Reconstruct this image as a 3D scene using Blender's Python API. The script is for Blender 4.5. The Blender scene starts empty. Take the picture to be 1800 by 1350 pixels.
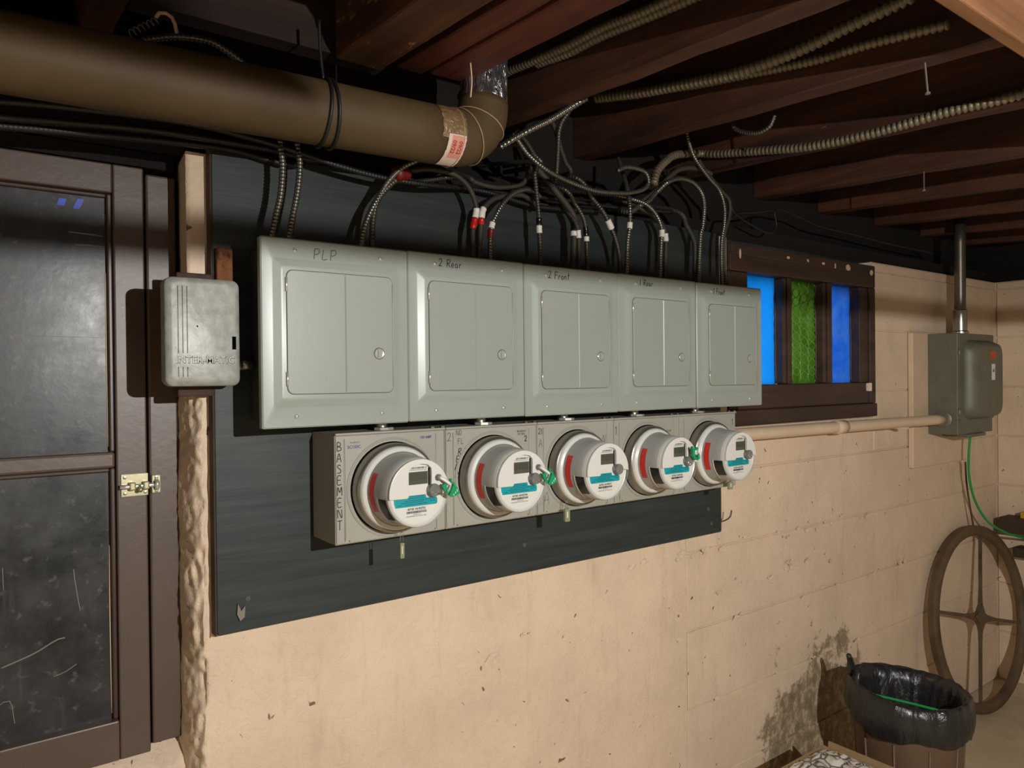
import bpy, bmesh, math, random
from mathutils import Vector, Matrix, noise as mnoise
R = math.radians
random.seed(7)
sc = bpy.context.scene
C = sc.collection

# ---------------------------------------------------------------- camera
yaw, pitch, roll = 0.6399, -0.0069, -0.0102
fwd = Vector((math.sin(yaw)*math.cos(pitch), math.cos(yaw)*math.cos(pitch), math.sin(pitch)))
rgt = Vector((math.cos(yaw), -math.sin(yaw), 0)); upv = rgt.cross(fwd)
r2 = math.cos(roll)*rgt + math.sin(roll)*upv; u2 = -math.sin(roll)*rgt + math.cos(roll)*upv
cd = bpy.data.cameras.new('camera'); cam = bpy.data.objects.new('camera', cd); C.objects.link(cam)
cd.sensor_width = 36; cd.lens = 26.0; cd.clip_start = 0.02
m = Matrix((( r2.x, u2.x, -fwd.x, 0), (r2.y, u2.y, -fwd.y, -1.5), (r2.z, u2.z, -fwd.z, 1.53), (0, 0, 0, 1)))
cam.matrix_world = m
sc.camera = cam

# ---------------------------------------------------------------- daylight outside, exposure
w = bpy.data.worlds.new('outdoor daylight'); sc.world = w; w.use_nodes = True
bgn = w.node_tree.nodes['Background']; bgn.inputs[0].default_value = (0.86, 0.93, 1.0, 1); bgn.inputs[1].default_value = 4.0
vs = sc.view_settings; vs.view_transform = 'Standard'; vs.look = 'None'; vs.gamma = 1; vs.use_curve_mapping = False
vs.exposure = 0.0
LAMP_POS = Vector((0.70, -2.30, 1.79)); LAMP_WATTS = 178.0; UPPER_WATTS = 98.0

# ---------------------------------------------------------------- materials
def lin(c):
    o = []
    for v in c:
        v /= 255.0
        o.append(v/12.92 if v <= .04045 else ((v+.055)/1.055)**2.4)
    return tuple(o) + (1,)
class NT:
    def __init__(s, name):
        s.m = bpy.data.materials.new(name); s.m.use_nodes = True; s.t = s.m.node_tree; s.n = s.t.nodes
        s.b = s.n['Principled BSDF']; s.pos = s.n.new('ShaderNodeNewGeometry').outputs['Position']
    def link(s, a, b): s.t.links.new(a, b)
    def map(s, scale=(1, 1, 1), rot=(0, 0, 0)):
        k = s.n.new('ShaderNodeMapping'); s.link(s.pos, k.inputs[0]); k.inputs['Scale'].default_value = scale; k.inputs['Rotation'].default_value = rot
        return k.outputs[0]
    def noise(s, scale=10, detail=4, rough=.55, vec=None, dist=0):
        k = s.n.new('ShaderNodeTexNoise'); k.inputs['Scale'].default_value = scale; k.inputs['Detail'].default_value = detail
        k.inputs['Roughness'].default_value = rough; k.inputs['Distortion'].default_value = dist
        s.link(vec or s.pos, k.inputs['Vector']); return k.outputs[0]
    def voro(s, scale=10, vec=None, feat='F1'):
        k = s.n.new('ShaderNodeTexVoronoi'); k.feature = feat; k.inputs['Scale'].default_value = scale
        s.link(vec or s.pos, k.inputs['Vector']); return k.outputs[0]
    def ramp(s, fac, stops):
        k = s.n.new('ShaderNodeValToRGB'); e = k.color_ramp.elements
        while len(e) < len(stops): e.new(.5)
        for el, (p, c) in zip(e, stops):
            el.position = p; el.color = c if len(c) == 4 else tuple(c)+(1,)
        s.link(fac, k.inputs[0]); return k.outputs[0]
    def mix(s, fac, a, b):
        k = s.n.new('ShaderNodeMix'); k.data_type = 'RGBA'
        for sock, v in ((k.inputs[0], fac), (k.inputs[6], a), (k.inputs[7], b)):
            if hasattr(v, 'links'): s.link(v, sock)
            else: sock.default_value = v
        return k.outputs[2]
    def math(s, op, a, b=0.0, clamp=False):
        k = s.n.new('ShaderNodeMath'); k.operation = op; k.use_clamp = clamp
        for i, v in enumerate((a, b)):
            if hasattr(v, 'links'): s.link(v, k.inputs[i])
            else: k.inputs[i].default_value = v
        return k.outputs[0]
    def bump(s, h, strength=.3, dist=.01, prev=None):
        k = s.n.new('ShaderNodeBump'); k.inputs['Strength'].default_value = strength; k.inputs['Distance'].default_value = dist
        s.link(h, k.inputs['Height'])
        if prev is not None: s.link(prev, k.inputs['Normal'])
        s.link(k.outputs[0], s.b.inputs['Normal']); return k.outputs[0]
    def set(s, color=None, rough=None, metal=None, spec=None, **kw):
        for nm, v in (('Base Color', color), ('Roughness', rough), ('Metallic', metal), ('Specular IOR Level', spec)):
            if v is None: continue
            if hasattr(v, 'links'): s.link(v, s.b.inputs[nm])
            else: s.b.inputs[nm].default_value = v
        for k, v in kw.items(): s.b.inputs[k].default_value = v
        return s
MATS = {}
def simple(name, rgb, rough=.5, metal=0.0, var=.0, vscale=12, bump=0, bscale=80, spec=.5, dirt=None, dscale=5, dlo=.5, dhi=.75, vec=None, bdist=.004):
    k = NT(name); c = lin(rgb); vv = k.map(vec) if vec else None
    col = c
    if var:
        n = k.noise(vscale, 5, .6, vv)
        col = k.ramp(n, [(.25, tuple(x*(1-var) for x in c[:3])), (.75, tuple(min(1, x*(1+var)) for x in c[:3]))])
    if dirt:
        d = k.ramp(k.noise(dscale, 6, .65, vv), [(dlo, (0, 0, 0)), (dhi, (1, 1, 1))])
        col = k.mix(d, col, lin(dirt))
    k.set(col, rough, metal, spec)
    if bump: k.bump(k.noise(bscale, 5, .6, vv), bump, bdist)
    MATS[name] = k.m; return k.m

def wall_material(name, rgb, stain=True):
    k = NT(name); base = lin(rgb)
    n1 = k.noise(3.0, 5, .6); n2 = k.noise(22, 6, .65)
    col = k.ramp(n1, [(.3, tuple(x*.86 for x in base[:3])), (.7, tuple(x*1.06 for x in base[:3]))])
    # worn specks where the paint is chipped to grey
    chip = k.ramp(k.noise(38, 3, .5, dist=.6), [(.712, (0, 0, 0)), (.735, (1, 1, 1))])
    col = k.mix(chip, col, lin((120, 98, 78)))
    # vertical drip soiling
    drip = k.ramp(k.noise(1, 5, .7, k.map((14, 14, 2.2))), [(.55, (0, 0, 0)), (.8, (.45, .45, .45))])
    col = k.mix(drip, col, lin((168, 138, 110)))
    if stain:
        sx = k.n.new('ShaderNodeSeparateXYZ'); k.link(k.pos, sx.inputs[0])
        # efflorescence: a patch about 0.7 m wide low on the wall near the bin, edge broken by noise
        dx = k.math('MULTIPLY', k.math('SUBTRACT', sx.outputs[0], 2.52), 1.55)
        dz = k.math('MULTIPLY', k.math('SUBTRACT', sx.outputs[2], 0.12), 1.35)
        dist = k.math('SQRT', k.math('ADD', k.math('MULTIPLY', dx, dx), k.math('MULTIPLY', dz, dz)))
        nz = k.math('MULTIPLY', k.math('SUBTRACT', k.noise(7, 7, .7), .5), 1.5)
        f = k.math('ADD', dist, nz)
        msk = k.ramp(f, [(.50, (1, 1, 1)), (.58, (0, 0, 0))])
        blot = k.ramp(k.noise(26, 6, .7, k.map((1, 1, .7))), [(.40, lin((132, 116, 92))), (.52, lin((156, 138, 112))), (.60, lin((198, 174, 144)))])
        col = k.mix(msk, col, blot)
    k.set(col, .62, 0, .35)
    b1 = k.bump(k.noise(7, 4, .6), .22, .02)
    lump = k.ramp(k.noise(34, 4, .55, dist=1.6), [(.53, (0, 0, 0)), (.58, (1, 1, 1)), (.66, (.2, .2, .2))])
    b2 = k.bump(lump, .3, .004, b1)
    k.bump(k.noise(70, 7, .75), .38, .005, b2)
    MATS[name] = k.m; return k.m

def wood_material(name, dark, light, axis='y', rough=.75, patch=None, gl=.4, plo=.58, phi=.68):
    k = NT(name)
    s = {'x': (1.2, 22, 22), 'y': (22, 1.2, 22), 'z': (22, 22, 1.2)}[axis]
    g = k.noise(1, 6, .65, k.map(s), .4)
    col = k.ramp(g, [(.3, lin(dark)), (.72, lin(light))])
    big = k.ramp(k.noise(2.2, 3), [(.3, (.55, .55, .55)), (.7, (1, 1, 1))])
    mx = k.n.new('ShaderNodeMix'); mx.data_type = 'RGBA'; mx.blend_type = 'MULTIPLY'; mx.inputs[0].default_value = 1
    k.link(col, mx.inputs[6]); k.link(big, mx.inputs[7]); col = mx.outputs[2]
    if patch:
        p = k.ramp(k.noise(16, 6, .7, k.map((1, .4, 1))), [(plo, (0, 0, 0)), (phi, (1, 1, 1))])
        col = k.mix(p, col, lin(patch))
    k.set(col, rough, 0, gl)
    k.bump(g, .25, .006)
    MATS[name] = k.m; return k.m

wall_material('wall_paint', (221, 198, 171))
wall_material('rough_paint', (221, 199, 173), stain=False)
simple('wall_plain', (214, 200, 182), .8, var=.15, vscale=3)
simple('concrete_floor', (192, 174, 144), .75, var=.22, vscale=4, bump=.2, bscale=60, dirt=(150, 134, 108), dscale=9, dlo=.55, dhi=.8)
wood_material('joist_wood', (54, 31, 21), (108, 66, 44), 'y', .7, patch=(126, 96, 70), plo=.66, phi=.74)
wood_material('joist_wood_red', (70, 32, 20), (116, 58, 36), 'y', .65)
wood_material('joist_wood_broken', (62, 34, 20), (120, 76, 44), 'y', .75, patch=(205, 160, 105), plo=.56, phi=.66)
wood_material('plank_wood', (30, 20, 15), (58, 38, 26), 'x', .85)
wood_material('beam_wood', (140, 92, 58), (196, 142, 98), 'x', .7)
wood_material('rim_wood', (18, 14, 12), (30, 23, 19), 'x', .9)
wood_material('window_wood', (56, 42, 35), (84, 63, 53), 'x', .5, patch=(104, 82, 68), plo=.68, phi=.74)
wood_material('raw_wood', (80, 44, 22), (150, 92, 50), 'z', .85, patch=(40, 24, 14), plo=.48, phi=.56)
simple('door_paint', (84, 69, 59), .42, var=.16, vscale=5, bump=.12, bscale=50, dirt=(128, 110, 98), dscale=30, dlo=.72, dhi=.78)
simple('door_paint_dark', (60, 44, 38), .4, var=.2, vscale=9)
simple('door_gap', (16, 12, 10), .9)
# dark green-black board with brush streaks
k = NT('board_paint'); g = k.noise(1, 6, .6, k.map((3, 3, 42)), .5)
col = k.ramp(g, [(.3, lin((34, 39, 39))), (.7, lin((50, 58, 57)))])
spk = k.ramp(k.noise(70, 2, .5), [(.795, (0, 0, 0)), (.81, (1, 1, 1))]); col = k.mix(spk, col, lin((150, 150, 140)))
olive = k.ramp(k.noise(4, 4), [(.55, (0, 0, 0)), (.8, (.7, .7, .7))]); col = k.mix(olive, col, lin((62, 62, 46)))
k.set(col, .5, 0, .35); k.bump(g, .18, .004); MATS['board_paint'] = k.m
simple('ply_edge', (66, 46, 36), .85, var=.3, vscale=40)
simple('cover_grey', (143, 150, 142), .34, var=.03, vscale=3, spec=.5, bump=.02, bscale=300, bdist=.001)
simple('door_grey', (140, 146, 137), .36, var=.03, vscale=3, spec=.5, bump=.02, bscale=300, bdist=.001)
simple('seam_dark', (70, 72, 66), .7)
simple('socket_grey', (152, 149, 138), .5, var=.06, vscale=6, dirt=(132, 126, 112), dscale=14, dlo=.6, dhi=.85)
simple('enclosure_dark', (60, 62, 60), .6, var=.1)
simple('screw_steel', (200, 200, 192), .3, .5)
simple('chrome', (205, 205, 198), .22, .6)
simple('zinc', (168, 168, 160), .32, 1.0, var=.12, vscale=30)
simple('void_black', (6, 6, 6), 1.0, spec=0.0)
simple('emboss_shadow_paint', (74, 74, 68), .8)
simple('ink', (26, 24, 24), .6)
simple('pencil_ink', (78, 80, 78), .7)
simple('blue_ink', (60, 68, 120), .7)
simple('ring_metal', (150, 146, 136), .28, .85, var=.1, vscale=20)
simple('meter_white', (205, 203, 196), .3, spec=.5)
simple('meter_grey', (158, 157, 152), .28, spec=.5, var=.02)
simple('meter_black', (24, 24, 24), .25)
simple('meter_face', (206, 204, 196), .4)
simple('lcd', (74, 78, 66), .2, spec=.7)
simple('lcd_segment', (34, 36, 30), .4)
simple('teal', (0, 142, 150), .4)
simple('teal_ink', (0, 84, 96), .5)
simple('red_label', (196, 46, 40), .4, var=.12, vscale=120)
simple('seal_green', (0, 140, 84), .3, spec=.6)
simple('wire_steel', (150, 148, 138), .35, .9)
simple('knob_grey', (128, 128, 126), .2, .4)
# clear plastic parts
def clear(name, rgb, rough=.05, alpha=.25):
    k = NT(name); k.set(lin(rgb), rough, 0, .6); k.b.inputs['Alpha'].default_value = alpha; MATS[name] = k.m
clear('clear_plastic', (205, 210, 205), .06, .22)
clear('tag_plastic', (146, 150, 116), .2, .8)
# hammered metal of the timer lid
k = NT('hammered_metal'); v = k.voro(95); n = k.noise(60, 4)
col = k.ramp(n, [(.3, lin((134, 135, 128))), (.7, lin((162, 163, 156)))])
k.set(col, .34, .0, .28); k.bump(n, .2, .003); MATS['hammered_metal'] = k.m
simple('timer_side', (112, 110, 100), .5, .3, var=.1)
simple('timer_body', (70, 66, 58), .6, .2, var=.1)
simple('cable_armor', (84, 81, 73), .4, .7, var=.15, vscale=40)
simple('cable_steel', (118, 116, 108), .3, .8, var=.15, vscale=40)
simple('cable_grey', (58, 55, 47), .6, .1, var=.15, vscale=30)
simple('cable_black', (26, 25, 24), .5)
simple('conduit_ribbed', (122, 112, 92), .5, .45, var=.14, vscale=25, dirt=(84, 64, 46), dscale=9, dlo=.55, dhi=.8)
simple('tape_white', (228, 226, 218), .45)
simple('tape_red', (196, 30, 26), .3)
simple('tape_darkred', (110, 14, 16), .45)
simple('tape_black', (14, 14, 14), .2)
simple('pipe_brown', (84, 68, 45), .6, .0, var=.12, vscale=5, spec=.3, dirt=(68, 54, 36), dscale=3, dlo=.5, dhi=.8)
simple('pipe_seam', (160, 136, 104), .5)
k = NT('foil'); n = k.noise(1, 4, .6, k.map((38, 38, 10)), 1.5); k.set(lin((196, 196, 202)), .22, .95); k.bump(n, .8, .02); MATS['foil'] = k.m
k = NT('clear_tape'); n = k.noise(60, 4, .6, None, 1.5); k.set(lin((138, 112, 78)), .18, .1, .7); k.bump(n, .7, .01); MATS['clear_tape'] = k.m
simple('label_paper', (226, 204, 190), .6, var=.08, vscale=30)
simple('label_pink', (214, 150, 128), .6)
simple('red_ink', (176, 40, 36), .6)
simple('brass', (172, 166, 134), .35, .6, var=.15, vscale=60)
simple('nail_steel', (176, 172, 160), .4, .8)
simple('rust_iron', (86, 68, 50), .7, .3, var=.25, vscale=20, bump=.25, bscale=90)
simple('wheel_iron', (100, 82, 60), .65, .25, var=.22, vscale=14, bump=.3, bscale=70, dirt=(66, 52, 38), dscale=8)
simple('box_green', (104, 104, 88), .48, .1, var=.08, vscale=6, dirt=(88, 82, 62), dscale=7, dlo=.5, dhi=.8)
simple('hub_zinc', (126, 126, 114), .5, .5, var=.15, vscale=50)
simple('conduit_painted', (212, 186, 158), .5, var=.08, vscale=10, dirt=(120, 84, 60), dscale=34, dlo=.68, dhi=.74)
simple('conduit_steel', (126, 120, 110), .35, .8, var=.15, vscale=30)
simple('orange_label', (188, 84, 44), .6, var=.2, vscale=150)
simple('green_wire', (36, 150, 74), .35)
simple('bin_brown', (96, 74, 56), .5, var=.1, vscale=6, bump=.08, bscale=90)
k = NT('bag_black'); n = k.noise(1, 5, .6, k.map((24, 24, 9)), 1.0); k.set(lin((34, 34, 34)), .28, 0, .55); k.bump(n, .5, .015); MATS['bag_black'] = k.m
k = NT('crumpled_white'); v = k.voro(26, feat='DISTANCE_TO_EDGE'); col = k.ramp(v, [(.03, lin((96, 92, 86))), (.09, lin((214, 208, 196)))]); k.set(col, .5); k.bump(v, .5, .02); MATS['crumpled_white'] = k.m
simple('cardboard', (158, 134, 98), .8, var=.1)
simple('shelf_wood', (62, 46, 34), .8, var=.3, vscale=14)
simple('yellow_cap', (196, 160, 40), .5, var=.15, vscale=30)
k = NT('jar_glass'); k.set(lin((86, 96, 78)), .08, 0, .7); k.b.inputs['Transmission Weight'].default_value = .6; MATS['jar_glass'] = k.m
simple('putty', (204, 178, 148), .7)
simple('scratch_dust', (128, 124, 116), .8)
simple('painted_glint_blue', (52, 84, 214), .3)
simple('lamp_black', (30, 30, 32), .5)
# dirty dark glazing of the door
k = NT('door_glazing')
d1 = k.noise(9, 7, .72); d2 = k.noise(46, 5, .6); d3 = k.noise(1, 5, .6, k.map((60, 60, 5)))
dust = k.ramp(d1, [(.38, (0, 0, 0)), (.72, (1, 1, 1))])
fl = k.ramp(d2, [(.6, (0, 0, 0)), (.72, (1, 1, 1))])
streak = k.ramp(d3, [(.62, (0, 0, 0)), (.8, (.6, .6, .6))])
col = k.mix(dust, lin((32, 33, 34)), lin((62, 62, 62)))
col = k.mix(k.math('MULTIPLY', fl, .55), col, lin((104, 102, 98)))
col = k.mix(streak, col, lin((82, 80, 76)))
k.set(col, k.ramp(d1, [(.3, (.26, .26, .26)), (.75, (.46, .46, .46))]), 0, .38); k.bump(d2, .06, .004)
MATS['door_glazing'] = k.m
# coloured window glass: lets daylight through, scattering it
def glass_pane(name, deep, pale, scale, lo, hi, pattern=None):
    k = NT(name); n = k.noise(scale, 6, .7)
    col = k.ramp(n, [(lo, lin(deep)), (hi, lin(pale))])
    tr = k.n.new('ShaderNodeBsdfTranslucent'); k.link(col, tr.inputs[0])
    mx = k.n.new('ShaderNodeMixShader'); mx.inputs[0].default_value = .12
    k.b.inputs['Roughness'].default_value = .12
    dk = k.mix(.75, col, (0, 0, 0, 1)); k.link(dk, k.b.inputs['Base Color'])
    out = k.n['Material Output']
    k.link(tr.outputs[0], mx.inputs[1]); k.link(k.b.outputs[0], mx.inputs[2]); k.link(mx.outputs[0], out.inputs[0])
    k.bump(k.noise(30, 4), .1, .004)
    MATS[name] = k.m
glass_pane('glass_blue', (70, 172, 228), (84, 184, 234), 4, .35, .7)
glass_pane('glass_blue_cloudy', (70, 138, 206), (140, 166, 210), 9, .4, .78)
glass_pane('glass_green', (92, 120, 56), (140, 172, 104), 6, .35, .75)

simple('glass_green_rib', (112, 156, 66), .12, spec=.8)

# ---------------------------------------------------------------- mesh helpers
def obj(name, bm_or_me, mat, parent=None, smooth=False, loc=None):
    if isinstance(bm_or_me, bmesh.types.BMesh):
        me = bpy.data.meshes.new(name); bmesh.ops.recalc_face_normals(bm_or_me, faces=bm_or_me.faces[:]); bm_or_me.to_mesh(me); bm_or_me.free()
    else: me = bm_or_me
    o = bpy.data.objects.new(name, me); C.objects.link(o)
    if mat is not None:
        me.materials.clear(); me.materials.append(MATS[mat] if isinstance(mat, str) else mat)
    if smooth:
        for p in me.polygons: p.use_smooth = True
    if parent: o.parent = parent
    if loc: o.location = loc
    return o
def tag(o, label=None, cat=None, group=None, kind=None):
    if label: o['label'] = label
    if cat: o['category'] = cat
    if group: o['group'] = group
    if kind: o['kind'] = kind
    return o
def thing(name, loc, label, cat, group=None):
    o = bpy.data.objects.new(name, None); C.objects.link(o); o.location = loc; o.empty_display_size = .05
    return tag(o, label, cat, group)
def copy_tree(o, parent=None):
    c = o.copy(); C.objects.link(c); c.parent = parent
    for ch in list(o.children): copy_tree(ch, c)
    return c
def bx(bm, lo, hi):
    x0, y0, z0 = lo; x1, y1, z1 = hi
    v = [bm.verts.new(p) for p in ((x0,y0,z0),(x1,y0,z0),(x1,y1,z0),(x0,y1,z0),(x0,y0,z1),(x1,y0,z1),(x1,y1,z1),(x0,y1,z1))]
    for f in ((0,3,2,1),(4,5,6,7),(0,1,5,4),(1,2,6,5),(2,3,7,6),(3,0,4,7)): bm.faces.new([v[i] for i in f])
def box(name, lo, hi, mat, parent=None, bevel=0, seg=2):
    bm = bmesh.new(); bx(bm, lo, hi); o = obj(name, bm, mat, parent)
    if bevel:
        b = o.modifiers.new('bevel', 'BEVEL'); b.width = bevel; b.segments = seg; b.limit_method = 'ANGLE'
    return o
def struct(o): o['kind'] = 'structure'; return o
def catmull(pts, step):
    P = [Vector(p) for p in pts]
    if len(P) == 2: dense = [P[0].lerp(P[1], i/40) for i in range(41)]
    else:
        Q = [2*P[0]-P[1]] + P + [2*P[-1]-P[-2]]; dense = []
        for i in range(1, len(Q)-2):
            a, b, c, d = Q[i-1:i+3]
            for j in range(16):
                t = j/16
                dense.append(.5*((2*b)+(c-a)*t+(2*a-5*b+4*c-d)*t*t+(3*b-a-3*c+d)*t**3))
        dense.append(Q[-2])
    L = [0]
    for a, b in zip(dense, dense[1:]): L.append(L[-1]+(b-a).length)
    n = max(2, int(L[-1]/step)); out = []; j = 0
    for i in range(n+1):
        s = L[-1]*i/n
        while j < len(L)-2 and L[j+1] < s: j += 1
        t = (s-L[j])/max(1e-9, L[j+1]-L[j]); out.append(dense[j].lerp(dense[j+1], t))
    return out
def sweep(bm, path, radii, sides=8, cap=True):
    n = len(path); T = []
    for i in range(n):
        a = path[max(0, i-1)]; b = path[min(n-1, i+1)]; t = (b-a)
        T.append(t.normalized() if t.length > 1e-9 else Vector((0, 0, 1)))
    ref = Vector((0, 0, 1)) if abs(T[0].z) < .9 else Vector((1, 0, 0))
    u = T[0].cross(ref).normalized(); rings = []
    for i in range(n):
        u = (u - T[i]*u.dot(T[i])).normalized(); v = T[i].cross(u)
        r = radii[i] if isinstance(radii, (list, tuple)) else radii
        rings.append([bm.verts.new(path[i] + r*(math.cos(2*math.pi*k/sides)*u + math.sin(2*math.pi*k/sides)*v)) for k in range(sides)])
    for a, b in zip(rings, rings[1:]):
        for k in range(sides): bm.faces.new((a[k], a[(k+1) % sides], b[(k+1) % sides], b[k]))
    if cap: bm.faces.new(rings[0][::-1]); bm.faces.new(rings[-1])
def tube(name, pts, r, mat, parent=None, sides=8, step=.01, smooth=True):
    bm = bmesh.new(); sweep(bm, catmull(pts, step), r, sides); return obj(name, bm, mat, parent, smooth)
def ribbed(name, pts, r, mat, parent=None, pitch=.007, depth=.2, sides=10):
    pa = catmull(pts, pitch/4); rad = []
    for i in range(len(pa)): rad.append(r*(1, 1, 1-depth*.6, 1-depth)[i % 4])
    bm = bmesh.new(); sweep(bm, pa, rad, sides); return obj(name, bm, mat, parent, True)
def lathe(name, prof, mat, parent=None, seg=40, axis='y', smooth=True, cap0=False, cap1=False, loc=(0, 0, 0), a0=0, a1=360):
    """prof: (radius, height along axis); for axis 'y' height is measured outwards (towards -y)."""
    bm = bmesh.new(); full = abs(a1-a0) >= 360; rings = []
    n = seg if full else seg+1
    for r, h in prof:
        ring = []
        for i in range(n):
            a = R(a0 + (a1-a0)*i/seg)
            if axis == 'y': p = (r*math.cos(a), -h, r*math.sin(a))
            elif axis == 'z': p = (r*math.cos(a), r*math.sin(a), h)
            else: p = (h, r*math.cos(a), r*math.sin(a))
            ring.append(bm.verts.new(Vector(p)+Vector(loc)))
        rings.append(ring)
    for a, b in zip(rings, rings[1:]):
        for i in range(n if full else n-1): bm.faces.new((a[i], a[(i+1) % n], b[(i+1) % n], b[i]))
    if cap0: bm.faces.new(rings[0])
    if cap1: bm.faces.new(rings[-1])
    o = obj(name, bm, mat, parent)
    if smooth:
        for p in o.data.polygons: p.use_smooth = True
        o.data.set_sharp_from_angle(angle=R(42))
    return o
def rrect(x0, x1, z0, z1, r, n=5):
    out = []
    for cx, cz, a in ((x1-r, z1-r, 0), (x0+r, z1-r, 90), (x0+r, z0+r, 180), (x1-r, z0+r, 270)):
        for i in range(n+1):
            t = R(a+90*i/n); out.append((cx+r*math.cos(t), cz+r*math.sin(t)))
    return out
def loops(bm, L, close=True):
    """L: list of (outline[(x,z)], y); bridges equal-length outlines and fills the last."""
    rings = [[bm.verts.new((x, y, z)) for x, z in o] for o, y in L]; n = len(rings[0])
    for a, b in zip(rings, rings[1:]):
        for i in range(n): bm.faces.new((a[i], a[(i+1) % n], b[(i+1) % n], b[i]))
    if close: bm.faces.new(rings[-1])
    return rings
def plate(name, L, mat, parent=None, back=True, smooth_angle=None):
    bm = bmesh.new(); rings = loops(bm, L)
    if back: bm.faces.new(rings[0][::-1])
    o = obj(name, bm, mat, parent)
    if smooth_angle:
        for p in o.data.polygons: p.use_smooth = True
        o.data.set_sharp_from_angle(angle=R(smooth_angle))
    return o
def prism(name, outline, y0, y1, mat, parent=None, holes=()):
    """flat outline in x,z (with holes) extruded between y0 and y1"""
    bm = bmesh.new(); es = []
    for o in (outline,)+tuple(holes):
        vs = [bm.verts.new((x, y0, z)) for x, z in o]
        es += [bm.edges.new((vs[i], vs[(i+1) % len(vs)])) for i in range(len(vs))]
    bmesh.ops.triangle_fill(bm, use_beauty=True, edges=es)
    r = bmesh.ops.extrude_face_region(bm, geom=bm.faces[:])
    bmesh.ops.translate(bm, verts=[g for g in r['geom'] if isinstance(g, bmesh.types.BMVert)], vec=(0, y1-y0, 0))
    return obj(name, bm, mat, parent)
# handwriting: strokes on a unit cell
GL = {
 'P': (.6, [[(0.05,0),(.08,1)],[(.05,.95),(.5,1),(.62,.75),(.45,.5),(.1,.45)]]),
 'L': (.6, [[(.15,1),(.05,.05),(.6,.1)]]),
 'R': (.6, [[(.05,0),(.08,1)],[(.05,.95),(.5,.98),(.58,.75),(.4,.52),(.1,.5),(.35,.3),(.6,0)]]),
 'F': (.6, [[(.1,0),(.1,1)],[(.05,1),(.65,.95)],[(.1,.55),(.5,.55)]]),
 'e': (.45, [[(.05,.25),(.4,.3),(.35,.5),(.15,.5),(.05,.25),(.15,.02),(.42,.08)]]),
 'a': (.5, [[(.4,.45),(.15,.5),(.03,.22),(.2,.0),(.4,.2),(.42,.48),(.42,.1),(.52,.0)]]),
 'r': (.4, [[(.08,0),(.1,.5)],[(.1,.35),(.25,.52),(.42,.48)]]),
 'o': (.45, [[(.25,.5),(.05,.3),(.15,.02),(.38,.08),(.4,.38),(.22,.5)]]),
 'n': (.5, [[(.06,.0),(.1,.5)],[(.1,.35),(.28,.52),(.4,.35),(.42,.0)]]),
 't': (.45, [[(.25,1),(.22,.05)],[(.0,.62),(.48,.66)]]),
 'w': (.5, [[(.05,.5),(.1,.0),(.25,.4),(.35,.0),(.45,.55)]]),
 '1': (.3, [[(.02,.8),(.15,1),(.15,0)]]),
 '|': (.25, [[(.12,1),(.12,0)]]),
 '2': (.6, [[(.08,.75),(.2,1),(.5,.95),(.48,.6),(.2,.2),(.05,.05),(.3,.12),(.62,.05)]]),
 'B': (.6, [[(.05,0),(.1,1),(.5,.9),(.5,.65),(.12,.52),(.55,.42),(.55,.1),(.05,0)]]),
 'A': (.6, [[(.0,0),(.3,1),(.6,0)],[(.12,.38),(.5,.4)]]),
 'S': (.6, [[(.55,.9),(.25,1),(.08,.75),(.5,.4),(.45,.08),(.05,.05)]]),
 'E': (.6, [[(.58,1),(.1,1),(.08,0),(.6,.02)],[(.1,.52),(.5,.52)]]),
 'M': (.7, [[(.0,0),(.08,1),(.35,.4),(.6,1),(.66,0)]]),
 'N': (.65, [[(.05,0),(.05,1),(.58,0),(.58,1)]]),
 'T': (.6, [[(.0,1),(.62,1)],[(.32,1),(.28,-.1)]]),
 'D': (.6, [[(.08,0),(.08,1),(.5,.85),(.55,.3),(.08,0)]]),
 ' ': (.4, []),
}
def ribbon(bm, pts, wd, y):
    n = len(pts)
    L = []; Rr = []
    for i, (x, z) in enumerate(pts):
        a = pts[max(0, i-1)]; b = pts[min(n-1, i+1)]; dx, dz = b[0]-a[0], b[1]-a[1]; d = math.hypot(dx, dz) or 1
        nx, nz = -dz/d*wd/2, dx/d*wd/2
        L.append(bm.verts.new((x+nx, y, z+nz))); Rr.append(bm.verts.new((x-nx, y, z-nz)))
    for i in range(n-1): bm.faces.new((L[i], L[i+1], Rr[i+1], Rr[i]))
def smooth_poly(p):
    if len(p) < 3: return p
    return [(v.x, v.z) for v in catmull([(x, 0, z) for x, z in p], .06)]
def handwriting(name, text, x, z, h, y, parent, mat='ink', wd=.0014, vertical=False, lean=0.0, gap=.18, rot=0):
    bm = bmesh.new(); cx, cz = 0.0, 0.0
    for ch in text:
        wch, st = GL[ch]
        for s in st:
            q = [(cx + px*h*.9 + lean*pz*h, cz + pz*h) for px, pz in smooth_poly(s)]
            cr, sr = math.cos(R(rot)), math.sin(R(rot))
            ribbon(bm, [(x+a*cr-b*sr, z+a*sr+b*cr) for a, b in q], wd, y)
        if vertical: cz -= h*1.32
        else: cx += (wch+gap)*h*.9
    return obj(name, bm, mat, parent)
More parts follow.
